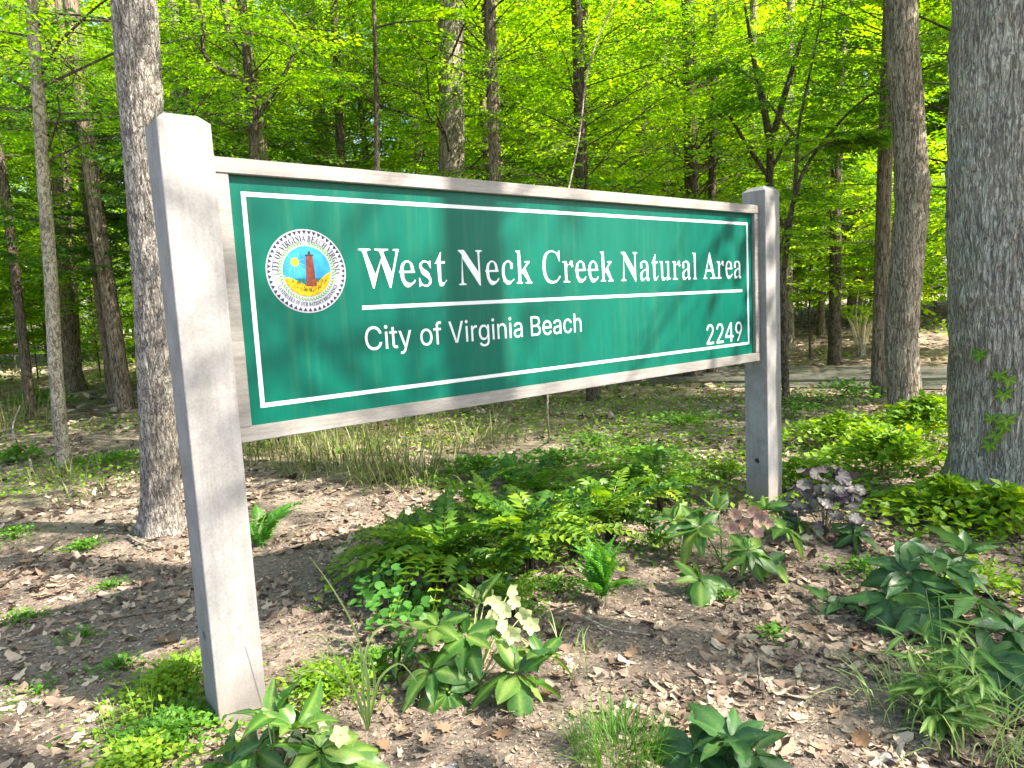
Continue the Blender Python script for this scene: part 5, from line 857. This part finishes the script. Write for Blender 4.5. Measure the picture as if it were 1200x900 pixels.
hellebore(548, 818, 'big broad-leaved hellebore with cream-green flowers in the middle foreground', [
    (505, 785, .14, 7, .15, -.3, (-.1, -.5, 1)), (470, 755, .16, 6, .14, -.2, (-.5, -.2, 1)), (545, 745, .24, 7, .14, 0, (0, -.4, 1)), (605, 790, .13, 6, .15, .25, (.3, -.6, 1)), (512, 735, .27, 5, .12, .35, (-.2, -.1, 1)), (560, 710, .3, 5, .13, .9, (0, 0, 1)), (635, 770, .16, 4, .14, .5, (.6, 0, 1)), (525, 812, .07, 7, .14, -.35, (-.1, -.5, 1))],
    [(580, 705, .33), (592, 716, .33), (570, 698, .34), (603, 705, .32), (588, 735, .28), (600, 742, .27), (615, 720, .3), (622, 732, .28), (575, 722, .3), (560, 700, .33), (598, 692, .35)], fs=.05)
hellebore(325, 915, 'hellebore with yellowing leaves and buds at the foot of the left post', [
    (300, 880, .1, 6, .15, .2, (-.4, -.3, 1)), (345, 855, .18, 6, .15, .5, (.3, 0, 1)), (320, 845, .2, 4, .13, .9, (0, 0, 1)), (375, 880, .13, 6, .14, .1, (.5, -.3, 1)), (270, 895, .07, 5, .13, .3, (-.5, -.2, 1)), (400, 890, .07, 6, .15, .1, (.5, -.3, 1))],
    [(312, 838, .22), (352, 860, .17), (365, 868, .15), (378, 855, .17), (345, 875, .14), (398, 862, .16), (372, 850, .18)], fs=.045)
hellebore(848, 664, 'hellebore with dusty pink flowers in front of the right post', [
    (820, 618, .22, 8, .17, .15, (-.2, -.4, 1)), (790, 610, .2, 6, .15, .3, (-.4, -.1, 1)), (820, 680, .08, 7, .16, -.05, (0, -.4, 1)), (878, 645, .2, 8, .14, -.25, (.1, -.5, 1)), (920, 620, .2, 6, .15, .0, (.4, -.2, 1)), (900, 660, .1, 6, .13, 0, (.4, -.4, 1)), (842, 600, .28, 5, .13, .8, (0, 0, 1))],
    [(868, 590, .33), (862, 603, .31), (880, 598, .33), (892, 604, .31), (885, 615, .28), (900, 612, .28), (870, 612, .27), (858, 618, .25), (888, 625, .24)], fm='pinkpetal', fs=.055)
hellebore(1092, 742, 'dark bluish hellebore on the right, behind the narrow-leaved plant', [
    (1065, 672, .24, 8, .16, .15, (-.3, -.3, 1)), (1040, 700, .15, 7, .16, 0, (-.5, -.3, 1)), (1110, 665, .28, 7, .17, .4, (.1, -.1, 1)), (1140, 700, .2, 7, .16, 0, (.5, -.2, 1)), (1095, 710, .16, 7, .15, -.1, (0, -.5, 1)), (1130, 650, .3, 4, .14, .8, (.2, 0, 1))],
    [(1140, 672, .26), (1150, 678, .25), (1098, 652, .3)], mat='hellebore_dark', fm='petal', fs=.045)
hellebore(850, 920, 'low dark hellebore cut by the bottom edge right of the grass tuft', [
    (815, 880, .1, 7, .14, .1, (-.3, -.3, 1)), (855, 868, .14, 7, .14, .4, (0, 0, 1)), (885, 885, .1, 7, .13, .1, (.4, -.2, 1)), (840, 900, .06, 6, .14, 0, (0, -.5, 1))], mat='hellebore_dark')
hellebore(1172, 800, 'dark broad leaves at the right edge beneath the narrow-leaved plant', [
    (1160, 770, .12, 6, .16, .1, (-.2, -.3, 1)), (1190, 740, .16, 6, .16, .2, (0, -.2, 1)), (1195, 800, .08, 6, .15, 0, (.2, -.4, 1)), (1140, 790, .08, 5, .15, 0, (-.4, -.3, 1))], mat='hellebore_dark')
hellebore(975, 715, 'flattened dark withered leaves on the litter left of the dark bluish hellebore', [(965, 705, .03, 5, .15, -.05, (0, -.2, 1)), (990, 708, .03, 3, .14, -.05, (0, -.2, 1))], mat='hellebore_dark')
hellebore(905, 625, 'small bright green whorl right against the base of the right post', [(897, 596, .1, 7, .14, .4, (0, 0, 1)), (935, 612, .12, 6, .15, .1, (.4, -.2, 1))])
hellebore(1010, 640, 'small dark green whorl at the foot of the purple-leaved plant', [(1000, 625, .09, 7, .13, -.1, (0, -.3, 1))], mat='hellebore_dark')
# purple-leaved plant: round scalloped leaves
def round_leaf(name, mat, n=10, lobes=5, seed=0, cup=.15, am=.16):
    a = np.linspace(0, 2*np.pi, n*2, endpoint=False); r_ = 1-am*(np.abs(np.sin(a*lobes/2)))**2; r_[0] *= .5; V = np.vstack([[-.15, 0, 0], np.c_[-(.5*r_*np.cos(a))+.1, .5*r_*np.sin(a), cup*r_**2*.6+.05*np.sin(a*lobes)]])
    F = np.array([[0, 1+k, 1+(k+1) % (2*n)] for k in range(2*n)]); return Buf().add(V, F, np.r_[.9, np.where(np.arange(2*n) % 2, .25, .5)]).mesh(name, mat, True)
PL = [round_leaf('scalloped_leaf', M['heuchera'], 10, 7, k, .1+.1*k) for k in range(3)]
g0 = ground(966, 628); root = empty('purple_leaved_plant', g0, 0, 'purple and silver round-leaved plant right of the foot of the right post', 'heuchera')
for k in range(110):
    a = rnd(0, 6.28); hh = rnd(.05, .44); rr = .26*math.sqrt(max(.05, 1-(hh/.5)**2))*rnd(.5, 1.1); o = np.array([rr*math.cos(a), rr*math.sin(a), hh]); D0 = np.array([math.cos(a), math.sin(a), .3])
    if k % 3 == 0: stem(root, [(0, 0, 0), o*[.5, .5, .7], o], .002, .0015, 'heuchera', 'stalk', 3)
    place('leaf', PL[k % 3], root, o, D0*[1, 1, 0]+[0, 0, -.2]+rng.normal(0, .4, 3), D0*[.6, .6, 0]+[0, -.5, .8]+rng.normal(0, .3, 3), float(rnd(.06, .11)))
# light green round-leaved shrublet
CLV = round_leaf('round_leaf', M['clover'], 6, 0, 1, .08, 0.)
g0 = ground(462, 742); root = empty('round_leaved_shrub', g0, 0, 'light green round-leaved shrublet left of the cream-flowered hellebore', 'shrub')
for k in range(34):
    o1 = local(rnd(425, 505), rnd(645, 735), rnd(.05, .3), root)
    if k < 12: stem(root, [(0, 0, 0), o1*.5+[0, 0, .02], o1], .002, .001, 'clover', 'stem', 3)
    for q in range(6):
        o = o1+rng.normal(0, .03, 3); o[2] = max(o[2], .01); place('leaf', CLV, root, o, rng.normal(0, 1, 3)*[1, 1, .3], [rnd(-.3, .3), -.6+rnd(-.3, .3), 1], float(rnd(.03, .055)))
# fronds
def frond_mesh(name, L, n, lw, ll, mat, arch=.5, teeth=0., seed=0, up=.2, tipn=.35, sp=.0, twist=.2):
    """a pinnate frond along +x, arching: midrib with paired leaflets"""
    r = np.random.default_rng(seed); b = Buf(); t = np.linspace(0, 1, 12); zc = lambda q: L*(up*math.sin(q*2.2)-arch*q*q)
    V, F = tube(np.array([[q*L*.97, 0, zc(q)] for q in t]), np.linspace(.0035, .0012, 12), 4); b.add(V, F, .8)
    for k in range(n):
        q = .12+.86*k/(n-1); s_len = ll*math.sin(math.pi*(q*.82+.15))**.6*(1-(1-tipn)*max(0, q-.6)/.4)
        for s_ in (-1, 1):
            o = np.array([q*L*.97, 0, zc(q)]); D = np.array([.35+.5*q, s_, -.1+r.normal(0, .08)]); N = np.array([.15+r.normal(0, twist), s_*(-.25)+r.normal(0, twist), 1]); add_leaves(b, [o], [D], [N], s_len*r.uniform(.88, 1.08), lw, True, .2, [r.uniform(.25, .75)])
    add_leaves(b, [[L*.96, 0, zc(.98)]], [[1, 0, -.5]], [[0, 0, 1.]], ll*.7*tipn+.02, lw, True, .2, [.5]); return b.mesh(name, mat)
MF = [frond_mesh('arching_frond', 1., 14, .085, .17, M['mahonia'], .42+.1*k, seed=k, twist=.35) for k in range(4)]
FF = [frond_mesh('fern_frond', 1., 26, .052, .165, M['fern'], .25+.12*k, seed=k, tipn=.2, twist=.15) for k in range(3)]
def fronds(name, px, py, label, cat, meshes, spec, z0=.0, mat='mahonia'):
    g0 = ground(px, py); root = empty(name, g0, 0, label, cat)
    for k, (a, e, L) in enumerate(spec):
        D = np.array([math.cos(a)*math.cos(e), math.sin(a)*math.cos(e), math.sin(e)]); o = np.array([rnd(-.03, .03), rnd(-.03, .03), z0*rnd(.3, 1)])
        if z0: stem(root, [(o[0], o[1], 0), o*1.], .006, .004, 'bark_dark', 'stem', 4)
        place('frond', meshes[k % len(meshes)], root, o+[0, 0, 0], D, np.array([-math.cos(a)*math.sin(e), -math.sin(a)*math.sin(e), math.cos(e)])+rng.normal(0, .12, 3), L)
    return root
def fan(n, a0, a1, e0, e1, L0, L1): return [(math.radians(a0+(a1-a0)*(k+rnd(.2, .8))/n), math.radians(rnd(e0, e1)), float(rnd(L0, L1))) for k in range(n)]
fronds('evergreen_frond_plant', 525, 690, 'dark arching evergreen fronds left of the middle, above the round-leaved shrublet', 'fern', MF, fan(26, 0, 360, 10, 60, .42, .65)+fan(6, 150, 205, 10, 25, .6, .8), .2)
fronds('evergreen_frond_plant', 620, 672, 'sunlit yellow-green arching evergreen fronds in the middle beneath the board', 'fern', MF, fan(32, 0, 360, 8, 60, .4, .65), .22)
fronds('evergreen_frond_plant', 715, 632, 'arching evergreen fronds behind the upright fern', 'fern', MF, fan(26, 0, 360, 8, 60, .4, .62), .2)
fronds('evergreen_frond_plant', 775, 598, 'glossy arching fronds behind the pink-flowered hellebore', 'fern', MF, fan(22, 0, 360, 8, 55, .38, .56), .2)
fronds('evergreen_frond_plant', 640, 598, 'shaded evergreen fronds at the back of the bed under the board', 'fern', MF, fan(22, 0, 360, 8, 55, .4, .62), .18)
fronds('evergreen_frond_plant', 600, 725, 'small low frond plant just behind the cream flowers', 'fern', MF, fan(13, 0, 360, 10, 60, .25, .36), .08)
for px, py, n_f, lb in ((470, 668, 14, 'dark evergreen fronds at the left end of the fern bed'), (575, 650, 18, 'evergreen fronds between the dark and the yellow-green arching clumps'), (672, 652, 18, 'bright evergreen fronds just left of the upright fern'), (560, 615, 14, 'shaded evergreen fronds behind the dark arching clump'), (735, 590, 14, 'evergreen fronds at the back right of the fern bed'), (590, 690, 12, 'low leafy fronds in the gap before the yellow-green clump')):
    fronds('evergreen_frond_plant', px, py, lb, 'fern', MF, fan(n_f, 0, 360, 5, 60, .34, .58), .16)
fronds('fern', 706, 704, 'upright bright green fern in the middle between two hellebores', 'fern', FF, fan(13, 0, 360, 42, 80, .28, .42))
fronds('fern', 306, 642, 'fern growing just right of the left post', 'fern', FF, fan(11, -40, 220, 30, 70, .35, .5))
fronds('fern', 600, 570, 'small shaded fern at the back under the middle of the board', 'fern', FF, fan(10, 0, 360, 30, 70, .3, .42))
# narrow-leaved plant at lower right
NLm = [blade_mesh('narrow_leaf', 1., w_, M['willow'], 7, d_, .3, k, .01) for k, (w_, d_) in enumerate(((.22, .35), (.26, .6), (.2, .1)))]
g0 = ground(1108, 852); root = empty('narrow_leaved_plant', g0, 0, 'pale narrow-leaved plant with several stems near the lower right corner', 'plant')
for k, (hx, hy, hz) in enumerate(((1085, 690, .36), (1060, 745, .25), (1100, 700, .38), (1145, 760, .3), (1150, 790, .26), (1075, 790, .18), (1125, 745, .3), (1050, 800, .1), (1170, 820, .2), (1100, 800, .18), (1128, 838, .12), (1095, 840, .1))):
    o = local(hx, hy, hz, root); P = resample(np.array([(rnd(-.05, .05), rnd(-.05, .05), 0), o*.55+[0, 0, .03], o]), 12); V, F = tube(P, np.linspace(.003, .0015, 12), 4); Buf().add(V, F, .7).obj('stem', M['willow'], root)
    for q in range(2, 12):
        for _ in range(2):
            a = rnd(0, 6.28); t_ = rnd(-.1, .6); D = [math.cos(a), math.sin(a), t_]; place('leaf', NLm[int(rng.integers(0, 3))], root, P[q], D, [0, 0, 1]+rng.normal(0, .3, 3), float(rnd(.075, .14)))
# pale strap leaves right of the left post
g0 = ground(432, 860); root = empty('strap_leaved_plant', g0, 0, 'thin plant with long pale drooping strap leaves right of the left post', 'plant')
for px_ in ([(432, 860), (430, 790), (412, 730), (385, 685), (364, 657)], [(432, 860), (425, 800), (432, 745), (455, 725), (490, 735)], [(430, 855), (415, 790), (390, 765), (360, 768)], [(433, 850), (433, 790), (425, 760), (400, 745), (372, 742)], [(432, 850), (440, 800), (434, 770), (420, 755), (430, 870)], [(430, 850), (400, 810), (372, 790), (330, 800)], [(432, 850), (445, 790), (470, 770), (492, 800)], [(432, 850), (420, 800), (380, 735), (356, 740)]):
    pts = np.array([at(x_, y_, g0[1]-.0) - g0 for x_, y_ in px_]); pts[:, 2] = np.maximum(pts[:, 2], .005); pts[1:, 1] += rnd(-.05, .05); Q = resample(pts, 14); w_ = np.interp(np.linspace(0, 1, 14), [0, .3, .8, 1], [.004, .0055, .004, .001]); sd_ = np.array([.8, -.6, 0.3])
    tdir = norm(np.gradient(Q, axis=0)); sdv = norm(np.cross(tdir, [0.3, 1, .2])); V = np.stack([Q-sdv*w_[:, None], Q+[0, .003, -.002], Q+sdv*w_[:, None]], 1).reshape(-1, 3); i = np.arange(13)[:, None]*3; j = np.arange(2)[None]
    Buf().add(V, np.stack([i+j, i+j+1, i+3+j+1, i+3+j], -1).reshape(-1, 4), np.repeat(np.linspace(.2, .9, 14), 3)).obj('leaf', M['paleblade'], root, True)
# creeper on the thick right trunk
cr = empty('creeper', ground(1168, 590), 0, 'bright green five-leaflet creeper climbing the thick right trunk', 'vine'); cen = np.array(tR.location)
def on_trunk(px, py, Rr=.40):
    r = ray(px, py); o = np.array([0, 0, CAMH]); c_ = cen[:2]; a_ = r[:2]@r[:2]; b_ = 2*((o[:2]-c_)@r[:2]); cc = (o[:2]-c_)@(o[:2]-c_)-Rr**2; dsc = b_*b_-4*a_*cc
    k = (-b_-math.sqrt(max(dsc, 0)))/(2*a_); return o+r*k
rt = np.array(cr.location); P = np.array([on_trunk(*q, .42) for q in ((1160, 560), (1160, 530), (1168, 495), (1175, 470), (1172, 440), (1165, 420))])-rt; V, F = tube(resample(P, 20), .004, 4); Buf().add(V, F).obj('stem', M['bark_mid'], cr)
CL = blade_mesh('creeper_leaflet', 1., .5, M['lime'], 5, .2, .15, 4)
for px, py in ((1148, 415), (1170, 440), (1182, 445), (1176, 462), (1162, 490), (1175, 500), (1168, 510), (1180, 492), (1160, 522), (1150, 415)):
    o = on_trunk(px, py, .43)-rt; nrm = norm(np.array([*(o[:2]+rt[:2]-cen[:2]), .25]))
    for k in range(5): a = -2.2+1.1*k; u = norm(np.cross([0, 0, 1], nrm)); v = np.cross(nrm, u); place('leaf', CL, cr, o, u*math.sin(a)+v*-math.cos(a)+nrm*.25, nrm, float(rnd(.05, .075)))
# large dead leaves that can be told apart, stones
def lobed(seed):
    r = np.random.default_rng(seed); n = 18; th = np.linspace(-np.pi, np.pi, n, endpoint=False); rr = np.where(np.arange(n) % 2 == 0, 1., r.uniform(.45, .7))*r.uniform(.85, 1.1, n)
    x = .5*rr*np.cos(th); y = .36*rr*np.sin(th); ring = np.c_[x, y, .35*x*x+r.uniform(.3, 1.3)*y*y+r.normal(0, .02, n)]; inner = ring*[.5, .5, .4]
    V = np.vstack([[0, 0, -.005], inner, ring]); F3 = np.array([[0, 1+k, 1+(k+1) % n] for k in range(n)]); F4 = np.array([[1+k, 1+n+k, 1+n+(k+1) % n, 1+(k+1) % n] for k in range(n)])
    return Buf().add(V, F3, .35).add(np.zeros((0, 3)), F4-len(V), .5)
def lobed_mesh(seed):
    b_ = lobed(seed); me = b_.mesh('dead_leaf', M['litterpart'], True); return me
LM = [lobed_mesh(k) for k in range(5)]
spots = [(612, 812), (640, 822), (598, 842), (655, 800), (560, 855), (675, 845), (700, 860), (590, 870), (630, 862), (195, 755), (170, 780), (215, 765), (845, 752), (880, 700), (935, 635), (950, 740), (1000, 762), (905, 780), (980, 838), (1010, 870), (960, 880), (740, 770), (780, 740), (660, 640), (1090, 800), (450, 880), (470, 860), (500, 872), (300, 700), (215, 700), (60, 690), (30, 660), (1130, 640), (1010, 600), (890, 650), (330, 650), (350, 700), (520, 860), (640, 700), (920, 880)]
for k, (px, py) in enumerate(spots):
    g0 = ground(px, py); s_ = float(rnd(.07, .12)); g0[2] = float(height(g0[0], g0[1]))+.012; o = link('dead_leaf', LM[k % 5], None, g0); o.scale = (s_,)*3; o.rotation_euler = (float(rnd(-.35, .35)), float(rnd(-.35, .35)), float(rnd(0, 6.28)))
    tag(o, 'large curled lobed dead leaf lying on the litter in the foreground', 'dead leaf', 'large dead leaves on the litter')
def stone(px, py, sx, sy, sz, label):
    bm = bmesh.new(); bmesh.ops.create_icosphere(bm, subdivisions=3, radius=1)
    for v in bm.verts: v.co *= 1+.25*(float(fbm(v.co.x*1.3+px, v.co.y*1.3, v.co.z*1.3, 3))-.45)*2; v.co.x *= sx; v.co.y *= sy; v.co.z *= sz
    me = bpy.data.meshes.new('stone'); bm.to_mesh(me); bm.free(); me.materials.append(M.setdefault('stone', simple('grey_stone', (.2, .2, .21), .85, .3, .35, 14))); g0 = ground(px, py); o = link('stone', me, None, g0); tag(o, label, 'stone')
stone(535, 910, .12, .09, .02, 'flat grey stone at the bottom edge below the cream-flowered hellebore')
stone(1040, 888, .03, .025, .015, 'small grey pebble on the litter left of the narrow-leaved plant')
